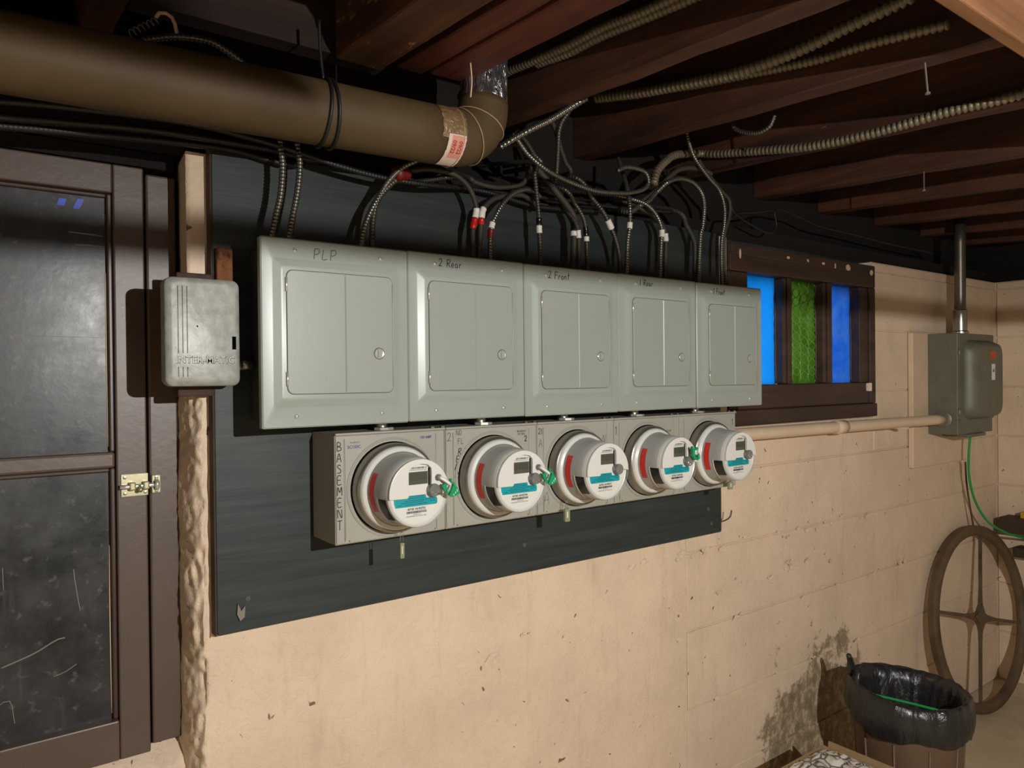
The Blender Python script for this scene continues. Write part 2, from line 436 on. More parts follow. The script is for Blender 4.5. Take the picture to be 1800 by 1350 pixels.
def print_text(name, text, size, mat, parent, x, y, z, align='CENTER', extrude=0.0, bold=0.0, sx=1.0, rot=(90, 0, 0)):
    cu = bpy.data.curves.new(name, 'FONT'); cu.body = text; cu.size = size; cu.align_x = align; cu.align_y = 'CENTER'
    cu.extrude = extrude; cu.offset = bold; cu.resolution_u = 2
    t = bpy.data.objects.new('tmp', cu); C.objects.link(t)
    me = bpy.data.meshes.new_from_object(t.evaluated_get(bpy.context.evaluated_depsgraph_get()))
    bpy.data.objects.remove(t); bpy.data.curves.remove(cu)
    me.name = name
    M4 = Matrix.Translation((x, y, z)) @ Matrix.Rotation(R(rot[2]), 4, 'Z') @ Matrix.Rotation(R(rot[1]), 4, 'Y') @ Matrix.Rotation(R(rot[0]), 4, 'X') @ Matrix.Diagonal((sx, 1, 1, 1))
    me.transform(M4)
    return obj(name, me, mat, parent)

# ================================================================ the room
FZ = 0.03                                   # floor level
XR = 4.09                                   # right wall
struct(box('floor', (-2.2, -4.2, -.1), (XR+.2, .35, FZ), 'concrete_floor'))
struct(box('wall_left', (-2.4, -4.2, -.1), (-2.2, .4, 2.7), 'wall_plain'))
struct(box('wall_front', (-2.4, -4.4, -.1), (XR+.2, -4.2, 2.7), 'wall_plain'))
# back wall: core with openings for window and door, painted block faces as parts
WX0, WX1, WZ0, WZ1, WTOP = 1.985, 2.905, 1.368, 1.962, 1.98
bm = bmesh.new()
bx(bm, (.400, .004, -.1), (WX0, .3, WTOP)); bx(bm, (.375, .12, -.1), (.400, .3, WTOP)); bx(bm, (WX1, .004, -.1), (XR+.003, .3, WTOP)); bx(bm, (WX0, .004, -.1), (WX1, .3, WZ0))
bx(bm, (-2.2, .12, -.1), (.372, .3, .79))
wb = struct(obj('wall_back', bm, 'wall_paint'))
courses = [.03, .265, .505, .747, .988, 1.228, 1.468, 1.71, 1.945, WTOP]
def cut(r):
    x0, x1, z0, z1 = r
    if x1 <= WX0 or x0 >= WX1 or z1 <= WZ0: return [r]
    o = []
    if x0 < WX0: o.append((x0, WX0-.001, z0, z1))
    if x1 > WX1: o.append((WX1+.001, x1, z0, z1))
    if z0 < WZ0: o.append((max(x0, WX0), min(x1, WX1), z0, WZ0))
    return o
def block(parent, r, g, dy, flip=False):
    x0, x1, z0, z1 = r
    o = box('block', (x0+g/2, -.0 - dy, z0+g/2), (x1-g/2, .02, z1-g/2), 'wall_paint', parent, .0025 if g > .002 else .001, 1)
    return o
for z0, z1 in zip(courses, courses[1:]):
    for x0, x1 in ((1.775, XR),):
        for r in cut((x0, x1, z0, z1)):
            if r[1] < WX0+.01 and z0 > 1.46: continue
            left = x0 < 1.5
            block(wb, r, .0007 if left else .005, random.uniform(0, .0008 if left else .003))
box('render_face', (.402, -.0012, .03), (1.7745, .02, WTOP), 'wall_paint', wb, .002, 1)
box('render_face', (1.7755, -.0008, 1.469), (WX0-.001, .02, WTOP), 'wall_paint', wb, .002, 1)
# ragged plastered corner at the door opening (part of the wall)
def rough_corner():
    bm = bmesh.new(); nz = 340; rows = []; NR, NF = 20, 7
    for j in range(nz+1):
        z = .02 + (WTOP-.03)*j/nz; row = []
        k = max(0, min(1, (1.60-z)/.12)); k = k*k*(3-2*k)            # below the timer the arris is knocked off into a rounded slope
        xc = .347*(1-k) + .374*k; xb = .360*(1-k) + .346*k
        for i in range(NR):
            t = i/NR; e = 1-math.cos(t*math.pi/2)
            x = xb+(xc-xb)*(t*(1-k)+e*k); y = .125*((1-t)*(1-k) + (1-math.sin(t*math.pi/2))*k)
            p = Vector((x*11, y*11, z*9)); f = Vector((x*40, y*40, z*32)); q = Vector((x*95, y*95, z*85))
            n = mnoise.noise(p)*.014 + (abs(mnoise.noise(f))-.25)*.018 + mnoise.noise(q)*.004
            n *= (.2+.8*k)*(.45+.55*t)
            row.append(bm.verts.new((x+n*.45, y+n*.9*k+n*.2, z)))
        for i in range(NF):
            t = i/(NF-1); x = xc+(.409-xc)*t
            f = Vector((x*30, 2, z*26))
            row.append(bm.verts.new((x, -.0015+.010*(1-t)**2*(.3+.7*k)*abs(mnoise.noise(f)), z)))
        rows.append(row)
    for a, b in zip(rows, rows[1:]):
        for i in range(NR+NF-1): bm.faces.new((a[i], a[i+1], b[i+1], b[i]))
    return obj('plaster_corner', bm, 'rough_paint', wb, True)
rough_corner()
# crumbled render under the door sill
bm = bmesh.new(); rows = []
for j in range(110):
    row = []
    for i in range(26):
        x = -.3 + .66*j/109; z = .56 + .25*i/25; y = .062
        n = mnoise.noise(Vector((x*22, 3, z*22)))*.018 + (abs(mnoise.noise(Vector((x*48, 3, z*48))))-.3)*.022
        row.append(bm.verts.new((x, y + n + .05*max(0, (i-19)/6)**2, z + .4*n)))
    rows.append(row)
for a, b in zip(rows, rows[1:]):
    for i in range(25): bm.faces.new((a[i], b[i], b[i+1], a[i+1]))
obj('sill_render', bm, 'rough_paint', wb, True)
# loose paint flakes standing off the wall along the joints
def flake(x, z, s):
    bm = bmesh.new(); n = 7; c = bm.verts.new((x, -.004, z)); ring = []
    for i in range(n):
        a = 2*math.pi*i/n; r = s*random.uniform(.5, 1.2); ring.append(bm.verts.new((x+r*math.cos(a)*1.5, -.001-random.uniform(0, .006), z+r*math.sin(a)*.7)))
    for i in range(n): bm.faces.new((c, ring[i], ring[(i+1) % n]))
    obj('paint_flake', bm, 'rough_paint', wb)
for i in range(60):
    j = random.choice((.988, .988, .86, .86, .747, .505))
    if j == .86: x = random.choice((random.uniform(1.9, 2.6), random.uniform(.95, 1.75)))
    else: x = random.uniform(1.5, 3.3)
    flake(x, j+random.uniform(-.02, .02), random.uniform(.006, .018))
struct(box('wall_areaway', (-2.3, .34, -.1), (.6, .44, 2.7), 'rim_wood'))
# right wall
wr = struct(box('wall_right', (XR+.004, -4.2, -.1), (XR+.2, .32, WTOP), 'wall_paint'))
for i, (z0, z1) in enumerate(zip(courses, courses[1:])):
    for y0, y1 in (((-.46, -.004), (-.93, -.46)) if i % 2 else ((-.2, -.004), (-.7, -.2))):
        box('block', (XR-.002-random.uniform(0, .003), y0+.003, z0+.003), (XR+.02, y1-.003, z1-.003), 'wall_paint', wr, .0025, 1)
# ---------------- ceiling: deck planks, joists (rising slightly to the wall), girder, rim
SL = .057; Z0 = 2.165
def jz(y): return Z0 + SL*y
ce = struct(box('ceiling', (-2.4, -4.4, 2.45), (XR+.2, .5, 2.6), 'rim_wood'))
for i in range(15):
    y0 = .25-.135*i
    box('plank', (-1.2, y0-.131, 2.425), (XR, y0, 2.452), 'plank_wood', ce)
def joist(x0, x1, ya, yb, mat, h=.24, dz=0):
    bm = bmesh.new(); n = 14; rows = []
    for i in range(n+1):
        y = ya+(yb-ya)*i/n; z = jz(y)+dz
        wob = [mnoise.noise(Vector((x0*7, y*6, k)))*.004 for k in range(4)]
        rows.append([bm.verts.new(p) for p in ((x0+wob[0], y, z+wob[1]), (x1+wob[2], y, z+wob[3]), (x1+wob[2], y, z+h), (x0+wob[0], y, z+h))])
    for a, b in zip(rows, rows[1:]):
        for k in range(4): bm.faces.new((a[k], a[(k+1) % 4], b[(k+1) % 4], b[k]))
    bm.faces.new(rows[0][::-1]); bm.faces.new(rows[-1])
    o = obj('joist', bm, mat, ce); b = o.modifiers.new('bevel', 'BEVEL'); b.width = .003; b.segments = 1; b.limit_method = 'ANGLE'
    return o
for x0, x1 in ((-.55, -.5), (-.15, -.1), (.18, .23)): joist(x0, x1, -1.0, .12, 'joist_wood')
joist(.592, .690, -1.0, -.14, 'joist_wood_broken')
joist(.708, .764, -1.0, -.175, 'joist_wood_red'); joist(.768, .853, -1.0, -.20, 'joist_wood_red', dz=-.003)
for x0, x1 in ((1.068, 1.120), (1.437, 1.492), (1.836, 1.890), (2.30, 2.355), (2.715, 2.77), (3.15, 3.205), (3.57, 3.625), (3.99, 4.045)): joist(x0, x1, -1.0, .12, 'joist_wood')
box('header', (.235, -.130, 2.17), (.705, -.085, 2.42), 'plank_wood', ce)
box('girder', (-2.2, -1.010, 2.095), (XR, -.984, 2.42), 'beam_wood', ce, .003)
for i in range(8): joist(-1.3+.75*i, -1.25+.75*i, -4.2, -1.06, 'joist_wood', dz=.05)
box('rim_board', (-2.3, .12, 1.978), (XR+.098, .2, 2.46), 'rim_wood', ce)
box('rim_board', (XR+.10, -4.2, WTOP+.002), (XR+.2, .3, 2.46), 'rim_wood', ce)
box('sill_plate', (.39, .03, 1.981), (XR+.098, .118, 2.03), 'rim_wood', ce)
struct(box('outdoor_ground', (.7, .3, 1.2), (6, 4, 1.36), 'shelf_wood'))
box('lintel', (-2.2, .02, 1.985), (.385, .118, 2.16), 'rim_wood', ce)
# nails in the joists
def nail(name, a, b, label):
    pa = [Vector(a), Vector(b)]; bm = bmesh.new(); sweep(bm, catmull([a, b], .01), .0018, 6)
    sweep(bm, [Vector(b), Vector(b)+Vector((0, 0, -.003))], .005, 8)
    return tag(obj(name, bm, 'nail_steel'), label, 'nail', 'nails sticking out of wood')
nail('nail', (1.46, -.848, 2.125), (1.463, -.852, 2.06), 'bent steel nail hanging from the joist beside the tan girder')
nail('nail', (2.325, -.458, 2.145), (2.325, -.458, 2.085), 'bright nail under a joist right of the window')
tag(tube('hanging_thread', [(.80, -.30, 2.15), (.802, -.302, 2.11), (.80, -.30, 2.078)], .0016, 'putty', sides=6), 'thin pale thread hanging from the joist over the brown pipe', 'thread')

# ---------------- door
DY = .100
d = struct(tag(bpy.data.objects.new('door_1', None), 'brown painted door with dark dirty glazing left of the panels', None)); C.objects.link(d); d.location = (0, 0, 0)
box('stile', (0.2364, DY-.01, 0.8045), (0.2902, DY+.035, 1.9490), 'door_paint', d, .003)
box('jamb', (0.2936, DY-.012, 0.8189), (0.3475, DY+.05, 1.9384), 'door_paint', d, .004)
box('jamb_backing', (0.3411, DY+.02, 0.8093), (0.3844, DY+.06, 1.9817), 'door_gap', d)
box('top_rail', (-0.5766, DY-.01, 1.8932), (0.2359, DY+.035, 1.9490), 'door_paint', d, .003)
box('head_casing', (-0.5766, DY-.004, 1.9528), (0.3459, DY+.05, 1.9817), 'rim_wood', d)
box('bottom_rail', (-0.5766, DY-.01, 0.8045), (0.2359, DY+.035, 0.8814), 'door_paint', d, .003)
box('middle_rail', (-0.5766, DY-.002, 1.3666), (0.2359, DY+.035, 1.3974), 'door_paint', d, .005)
box('stile', (-0.6342, DY-.01, 0.8045), (-0.5766, DY+.035, 1.9490), 'door_paint', d, .003)
for z0, z1 in ((0.8814, 1.3666), (1.3974, 1.8932)):
    box('pane', (-0.5766, DY+.012, z0), (0.2364, DY+.018, z1), 'door_glazing', d)
    box('glazing_bead', (0.2268, DY+.000, z0), (0.2364, DY+.012, z1), 'door_paint_dark', d, .003)
    box('glazing_bead', (-0.5766, DY+.002, z1-.008), (0.2268, DY+.012, z1), 'door_paint_dark', d, .003)
    tube('putty_line', [(0.2258, DY+.011, z0+.01), (0.2249, DY+.011, z0+.2), (0.2258, DY+.011, z1-.15)], .0013, 'putty', d, 6, .02)
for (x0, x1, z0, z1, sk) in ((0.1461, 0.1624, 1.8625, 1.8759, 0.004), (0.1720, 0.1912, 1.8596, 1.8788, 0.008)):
    prism('painted_gleam', [(x0, z0), (x1-sk, z0), (x1, z1), (x0+sk, z1)], DY+.0105, DY+.012, 'painted_glint_blue', d)  # blue colour patches in place of glints reflected in the glass
for pts, rr in (([(.165, 1.18), (.168, 1.15), (.175, 1.10)], .0009), ([(.05, 1.02), (.10, 1.035), (.135, 1.052), (.15, 1.054)], .0013), ([(.13, .985), (.15, .99), (.168, 1.0)], .0008), ([(.02, .93), (.06, .96), (.07, .915)], .0007), ([(.055, 1.20), (.056, 1.16)], .0007), ([(.165, 1.815), (.21, 1.8135), (.222, 1.812)], .0013), ([(.175, 1.792), (.20, 1.793), (.224, 1.7925)], .0012), ([(.02, 1.62), (.10, 1.618), (.22, 1.617)], .0004), ([(.05, 1.55), (.052, 1.68), (.05, 1.72)], .0004), ([(.03, 1.672), (.07, 1.678), (.10, 1.681)], .0006)):
    tube('scratch', [(x, DY+.0120, z) for x, z in pts], rr, 'scratch_dust', d, 6, .01)
# slide bolt
lt = obj('slide_bolt', (lambda b: (bx(b, (0.2436, DY-.014, 1.3109), (0.2902, DY-.010, 1.3263)), bx(b, (0.2436, DY-.014, 1.3340), (0.2902, DY-.010, 1.3532)), bx(b, (0.2436, DY-.016, 1.3263), (0.2575, DY-.010, 1.3340)), b)[-1])(bmesh.new()), 'brass', d); lt['label'] = 'worn brass slide bolt'
tube('bolt_bar', [(0.2402, DY-.02, 1.3301), (0.3075, DY-.02, 1.3301)], .0045, 'chrome', lt, 10)
tube('bolt_knob', [(0.2739, DY-.02, 1.3301), (0.2739, DY-.034, 1.3224)], .004, 'brass', lt, 10)
for x in (0.2614, 0.2854): box('bolt_loop', (x-.006, DY-.027, 1.3224), (x+.006, DY-.012, 1.3388), 'brass', lt, .003)
box('keeper', (0.2960, DY-.018, 1.3128), (0.3133, DY-.012, 1.3493), 'brass', lt, .002)
tube('keeper_loop', [(0.3046, DY-.014, 1.3205), (0.3046, DY-.028, 1.3263), (0.3046, DY-.028, 1.3349), (0.3046, DY-.014, 1.3397)], .0045, 'chrome', lt, 8)
for x, z in ((0.2498, 1.3474), (0.2498, 1.3167), (0.3046, 1.3176), (0.3046, 1.3445), (0.2854, 1.3167)):
    lathe('screw', [(.0035, 0), (.003, .0015), (.0, .002)], 'zinc', lt, 10, loc=(x, DY-.0142 if x < .29 else DY-.018, z))

# ---------------- window
wi = struct(bpy.data.objects.new('window_1', None)); C.objects.link(wi)
wi['label'] = 'dark brown window with two blue panes and a green one'
box('head', (WX0+.001, -.012, 1.874), (WX1-.001, .10, 1.961), 'window_wood', wi, .004)
box('head_strip', (WX0+.001, -.018, 1.925), (WX1-.02, -.012, 1.959), 'window_wood', wi, .002)
box('sill', (WX0+.001, -.018, 1.369), (WX1-.001, .10, 1.42), 'window_wood', wi, .004)
box('bottom_rail', (WX0+.001, -.006, 1.4205), (WX1-.04, .06, 1.502), 'window_wood', wi, .004)
box('side_casing', (2.862, -.012, 1.4205), (WX1-.001, .10, 1.8735), 'window_wood', wi, .004)
box('stile', (2.80, -.004, 1.5025), (2.861, .06, 1.8735), 'window_wood', wi, .004)
box('stile', (WX0+.001, -.004, 1.5025), (2.09, .06, 1.8735), 'window_wood', wi, .004)
for x0, x1 in ((2.298, 2.352), (2.553, 2.612)):
    box('mullion', (x0, .000, 1.5025), (x1, .06, 1.8735), 'window_wood', wi, .006)
    box('mullion_bead', (x0+.016, -.006, 1.5025), (x1-.016, .0, 1.8735), 'window_wood', wi, .003)
def ragged_pane(name, x0, x1, z0, z1, mat):
    return box(name, (x0, .036, z0), (x1, .041, z1), mat, wi)
ragged_pane('pane', 2.09, 2.30, 1.50, 1.876, 'glass_blue')
ragged_pane('pane', 2.61, 2.81, 1.50, 1.876, 'glass_blue_cloudy')
gp = ragged_pane('pane', 2.35, 2.556, 1.50, 1.876, 'glass_green'); gp['label'] = 'green glass pressed with overlapping rings'
for r in range(12):
    for cidx in range(4):
        x = 2.377 + .051*cidx; z = 1.515 + .0315*r + (.0158 if cidx % 2 else 0)
        if z > 1.868: continue
        bm = bmesh.new(); n = 14
        pa = [Vector((x+.0255*math.cos(2*math.pi*i/n), .035, z+.031*math.sin(2*math.pi*i/n))) for i in range(n)]
        pa = [p for p in pa if 1.502 < p.z < 1.874 and 2.352 < p.x < 2.554]
        if len(pa) < n:
            if len(pa) < 4: bm.free(); continue
            a = sorted(pa, key=lambda p: math.atan2(p.z-z, p.x-x)); 
            g = max(range(len(a)), key=lambda i: (a[(i+1) % len(a)]-a[i]).length); pa = a[g+1:]+a[:g+1]
        else: pa = pa+[pa[0]]
        sweep(bm, pa, .0017, 5); obj('pressed_ring', bm, 'glass_green_rib', gp, True)
# ragged paint and putty along the glass edges
for xx, z0, z1 in ((2.298, 1.505, 1.87), (2.353, 1.505, 1.87), (2.553, 1.505, 1.87), (2.613, 1.505, 1.87), (2.80, 1.505, 1.87), (2.092, 1.505, 1.87)):
    pts = [(xx + random.uniform(-.0025, .0025), .034, z0+(z1-z0)*i/16) for i in range(17)]
    tube('putty_bead', pts, .0045, 'window_wood', wi, 6, .012)
for i, (x, z, a, b) in enumerate(((2.03, 1.93, .006, .02), (2.30, 1.94, .009, .006), (2.42, 1.94, .006, .006), (2.52, 1.938, .010, .006), (2.60, 1.936, .004, .012), (2.69, 1.936, .016, .014), (2.86, 1.932, .013, .012))):
    prism('paint_chip', [(x+a*math.cos(t)*random.uniform(.7, 1.1), z+b*math.sin(t)*random.uniform(.7, 1.1)) for t in [2*math.pi*q/7 for q in range(7)]], -.0195, -.0178, 'putty', wi)
prism('paint_chip', rrect(2.84, 2.868, 1.468, 1.50, .004, 2), -.0145, -.0058, 'label_paper', wi)

# ================================================================ backboard
bb = thing('backboard', (0, 0, 0), 'dark green-black painted plywood board behind the grey panels', 'board')
plate('plywood', [(rrect(.386, 1.910, 1.043, 1.979, .006, 2), 0.0), (rrect(.386, 1.910, 1.043, 1.979, .006, 2), -.0285), (rrect(.388, 1.908, 1.045, 1.977, .006, 2), -.03)], 'board_paint', bb)
box('left_edge', (.3835, -.029, 1.043), (.3858, -.001, 1.979), 'ply_edge', bb)
for x, z in ((1.128, 1.113), (1.845, 1.122), (.445, 1.105), (1.86, 1.075)): lathe('screw', [(.006, 0), (.005, .0012), (0, .0018)], 'seam_dark', bb, 12, loc=(x, -.03, z))
clip = prism('hanger_clip', [(.424, 1.10), (.43, 1.085), (.438, 1.095), (.436, 1.072), (.428, 1.066), (.422, 1.08)], -.036, -.030, 'zinc', bb)
tag(tube('hook_nail', [(1.898, -.03, 1.075), (1.915, -.04, 1.08), (1.924, -.05, 1.09), (1.926, -.055, 1.108), (1.926, -.055, 1.112)], .0022, 'rust_iron', sides=6), 'bent rusty nail hooked out of the lower right corner of the board', 'nail', 'nails sticking out of wood')
tag(box('wood_block', (.390, -.045, 1.60), (.420, -.0302, 1.785), 'raw_wood', None, .003), 'bare orange-brown wood block showing above the timer box', 'wood block')

# ================================================================ load centres (five alike)
CZ, CH, CW = 1.443, .352, .3005
def load_center():
    t = thing('load_center', (0, 0, 0), 'x', 'electrical panel', 'row of five grey breaker panels')
    box('enclosure', (.022, -.139, .012), (CW-.022, -.0305, CH-.012), 'enclosure_dark', t)
    def rr(i, r, v=0): return rrect(i, CW-i, i+v, CH-i-v, r, 4)
    plate('cover', [(rr(0, .004), -.139), (rr(0, .004), -.1525), (rr(.0025, .004), -.155), (rr(.020, .006, .0175), -.155), (rr(.0225, .006, .017), -.1555), (rr(.0345, .008, .016), -.1602), (rr(.0375, .008, .015), -.1608)], 'cover_grey', t, smooth_angle=25)
    D = (.0455, .2615, .063, .292)
    plate('door_seam', [(rrect(D[0]-.0012, D[1]+.0012, D[2]-.0012, D[3]+.0012, .013, 5), -.1606), (rrect(D[0]-.0012, D[1]+.0012, D[2]-.0012, D[3]+.0012, .013, 5), -.1611)], 'seam_dark', t)
    dr = plate('door', [(rrect(*D, .012, 5), -.1608), (rrect(*D, .012, 5), -.1624), (rrect(D[0]+.0008, D[1]-.0008, D[2]+.0008, D[3]-.0008, .012, 5), -.1630)], 'door_grey', t)
    bm = bmesh.new()
    for xx in (.1585,): 
        v = [bm.verts.new(p) for p in ((xx, -.1629, D[2]+.002), (xx+.0018, -.1641, D[2]+.002), (xx+.0036, -.1629, D[2]+.002), (xx, -.1629, D[3]-.002), (xx+.0018, -.1641, D[3]-.002), (xx+.0036, -.1629, D[3]-.002))]
        bm.faces.new((v[0], v[1], v[4], v[3])); bm.faces.new((v[1], v[2], v[5], v[4]))
    obj('crease', bm, 'door_grey', dr)
    tube('right_lip', [(D[1]-.0005, -.1630, D[2]+.012), (D[1]-.0005, -.1630, D[3]-.014)], .0011, 'door_grey', dr, 8, .05)
    for hz in (.078, .252):
        tube('hinge', [(D[0]-.0008, -.1631, hz), (D[0]-.0008, -.1631, hz+.026)], .0022, 'chrome', dr, 10, .02)
    lathe('latch_recess', [(.0118, 0), (.0118, .0003), (0, .0004)], 'seam_dark', dr, 24, loc=(.2305, -.1630, .140))
    la = lathe('latch', [(.0105, 0), (.0105, .001), (.0095, .0016), (.008, .0012), (.008, .0004)], 'chrome', dr, 24, cap1=True, loc=(.2305, -.1630, .140))
    prism('latch_tongue', [(.2275, .133), (.2275, .147), (.2335, .1465), (.2365, .143), (.2365, .137), (.2335, .1335)], -.1660, -.1628, 'cover_grey', la)
    for sx, sz in ((.064, .330), (.239, .330), (.064, .021), (.239, .021)):
        s = lathe('screw', [(.0046, 0), (.0044, .0016), (.003, .0028), (0, .0032)], 'screw_steel', t, 14, loc=(sx, -.155, sz))
        box('slot', (sx-.0036, -.1585, sz-.0004), (sx+.0036, -.1578, sz+.0004), 'seam_dark', s)
    return t
proto = load_center()
names = ['grey breaker panel hand-lettered PLP, leftmost of the row', 'grey breaker panel hand-lettered 2 Rear, second in the row', 'grey breaker panel hand-lettered 2 Front, middle of the row', 'grey breaker panel hand-lettered 1 Rear, fourth in the row', 'grey breaker panel hand-lettered 1 Front, rightmost of the row beside the window']
LC = []
for i in range(5):
    o = proto if i == 0 else copy_tree(proto)
    o['label'] = names[i]; o.location = (.436 + .3014*i + (.003 if i == 4 else 0), (-.0008, 0, -.0006, -.0002, -.0004)[i], CZ + (0, .0012, 0, .001, 0)[i]); LC.append(o)
handwriting('marker_lettering', 'PLP', .100, .317, .020, -.1554, LC[0], 'pencil_ink', .0016, lean=.06, gap=.32)
handwriting('marker_lettering', '2 Rear', .073, .325, .0165, -.1554, LC[1], 'ink', .0017, lean=.05)
handwriting('marker_lettering', '2 Front', .070, .3225, .0175, -.1554, LC[2], 'ink', .0017, lean=.08, gap=.14)
handwriting('marker_lettering', '| Rear', .078, .326, .0155, -.1554, LC[3], 'ink', .0018, lean=.05)
handwriting('marker_lettering', '1 Front', .073, .322, .0165, -.1554, LC[4], 'ink', .0019, lean=.05, gap=.06)

# ================================================================ timer box
tb = thing('timer_box', (.2885, 0, 1.5225), 'hammered silver metal timer box with raised lettering beside the door', 'timer')
W, H = .1295, .1955
plate('body', [(rrect(.006, W-.006, .004, H-.004, .012, 4), -.031), (rrect(.006, W-.006, .004, H-.004, .012, 4), -.066)], 'timer_body', tb, smooth_angle=30)
lid = plate('lid', [(rrect(0, W, 0, H, .014, 6), -.058), (rrect(0, W, 0, H, .014, 6), -.086), (rrect(.0015, W-.0015, .0015, H-.0015, .014, 6), -.090), (rrect(.0085, W-.0085, .0085, H-.0085, .012, 6), -.0955), (rrect(.0105, W-.0105, .0105, H-.0105, .012, 6), -.096)], 'hammered_metal', tb, smooth_angle=35)
for x in (.0205, .0282, .0358):
    for z0, z1 in ((.059, .179), (.017, .035)):
        tube('groove', [(x, -.0959, z0), (x, -.0959, z1)], .0008, 'timer_side', lid, 6, .1)
print_text('embossed_name', 'INTER-MATIC', .0175, 'hammered_metal', lid, .0665, -.0965, .0470, extrude=.0008, bold=.0001, sx=.96)
print_text('painted_emboss_shadow', 'INTER-MATIC', .0175, 'emboss_shadow_paint', lid, .0669, -.0961, .0467, extrude=.0003, bold=.0007, sx=.96)  # dark offset copy, the letters' shadow put in as colour
box('switch_slot', (.1135, -.0966, .067), (.1205, -.0940, .091), 'void_black', lid)
lathe('dent', [(.0018, 0), (0, .0004)], 'meter_black', lid, 8, loc=(.053, -.096, .108))
lathe('knockout_bushing', [(.010, 0), (.010, .012), (.013, .012), (.013, .017), (.0, .018)], 'zinc', tb, 20, axis='x', loc=(W-.006, -.048, .040))
tag(box('timer_mounting_block', (.322, -.0305, 1.503), (.384, -.0022, 1.735), 'ply_edge', None, .003), 'brown wood block holding the timer box to the wall edge', 'wood block')
tag(tube('conduit_nipple', [(.430, -.048, 1.5625), (.455, -.048, 1.5625)], .0105, 'zinc', sides=16), 'short zinc nipple between the timer box and the PLP panel', 'conduit')

# ================================================================ meter sockets and meters
MZ, MH, MW = 1.209, .217, .25
def meter_socket():
    t = thing('meter_socket', (0, 0, 0), 'x', 'meter socket', 'row of five grey meter sockets')
    box('body', (0, -.143, 0), (MW-.0012, -.0305, MH), 'socket_grey', t, .0015, 1)
    fp = box('front_plate', (.0015, -.1455, .002), (MW-.0027, -.143, MH-.004), 'socket_grey', t, .001, 1)
    for x in (.0185, .226):
        tube('crease', [(x, -.1455, .006), (x, -.1455, MH-.010)], .0011, 'socket_grey', fp, 6, .1)
    box('painted_crease_shadow', (.0198, -.1457, .008), (.0204, -.1454, MH-.012), 'seam_dark', fp)  # thin dark strip painted as shade beside the crease
    lathe('raised_collar', [(.1010, 0), (.1003, .0020), (.0990, .0022), (.0975, .0010), (.095, .0006)], 'socket_grey', fp, 56, loc=(.1235, -.1453, .104))
    lathe('painted_shadow_ring', [(.0925, 0), (.0925, .0006), (.088, .0006)], 'void_black', fp, 56, loc=(.1235, -.1455, .104))  # black ring coloured in for the shadow round the meter ring
    box('top_flange', (0, -.149, MH-.003), (MW-.0012, -.1432, MH+.0015), 'socket_grey', t, .001, 1)
    lathe('nipple', [(.013, 0), (.013, .022)], 'zinc', t, 20, axis='z', loc=(.125, -.095, MH))
    lathe('locknut', [(.016, .001), (.021, .001), (.021, .006), (.013, .007)], 'chrome', t, 8, axis='z', smooth=False, loc=(.125, -.105, MH))
    for x in (.215, .24): box('lug', (x, -.146, MH+.0015), (x+.008, -.138, MH+.005), 'zinc', t)
    for x, z in ((.028, .006), (.222, .006)): lathe('rivet', [(.0016, 0), (0, .001)], 'seam_dark', t, 8, loc=(x, -.1455, z))
    return t
sp = meter_socket(); SK = []
snames = ['grey meter socket hand-lettered BASEMENT, first from the left', 'grey meter socket hand-lettered 2 ND FL REAR, second from the left', 'grey meter socket marked 2 and A, middle of the row', 'grey meter socket marked 1, fourth from the left', 'grey meter socket at the right end of the row below the 1 Front panel']
for i in range(5):
    o = sp if i == 0 else copy_tree(sp)
    o['label'] = snames[i]; o.location = (.579+.25*i, 0, MZ); SK.append(o)
YF = -.1458
handwriting('marker_lettering', 'BASEMENT', .0035, .184, .0165, YF, SK[0], 'ink', .0018, vertical=True)
print_text('printed_code', 'SC150C', .0085, 'blue_ink', SK[0], .040, YF, .190, bold=.0002)
print_text('printed_code', 'MURRAY', .0055, 'pencil_ink', SK[0], .042, YF, .1985)
print_text('printed_code', '100 AMP', .0075, 'blue_ink', SK[0], .2015, YF, .2005, bold=.0002)
handwriting('marker_lettering', '2', .004, .188, .018, YF, SK[1], 'pencil_ink', .0014)
handwriting('marker_lettering', 'ND', .027, .200, .011, YF, SK[1], 'pencil_ink', .0013)
handwriting('marker_lettering', 'FL', .031, .181, .012, YF, SK[1], 'pencil_ink', .0014)
for ch, hx, hz in (('R', .0315, .158), ('E', .0265, .1415), ('A', .0225, .1245), ('R', .0225, .108)): handwriting('marker_lettering', ch, hx, hz, .0135, YF, SK[1], 'ink', .0018, lean=.12)
handwriting('marker_lettering', '2', .213, .176, .013, YF, SK[1], 'ink', .0019)
print_text('printed_code', 'MURRAY\nSC150C', .0065, 'pencil_ink', SK[1], .205, YF, .197, bold=.0002)
handwriting('marker_lettering', '2|', .004, .190, .014, YF, SK[2], 'ink', .0015)
handwriting('marker_lettering', 'A', .006, .160, .018, YF, SK[2], 'pencil_ink', .0013)
handwriting('marker_lettering', 'N', .208, .160, .018, YF, SK[2], 'pencil_ink', .0012, lean=.3)
handwriting('marker_lettering', 'A', .018, .022, .03, YF, SK[2], 'pencil_ink', .0011, lean=.1)
handwriting('marker_lettering', '1', .006, .176, .020, YF, SK[3], 'ink', .0016)
print_text('printed_code', 'SC150C', .006, 'pencil_ink', SK[3], .208, YF, .176, bold=.0002)
handwriting('marker_lettering', '1', .232, .180, .016, YF, SK[4], 'ink', .0014)

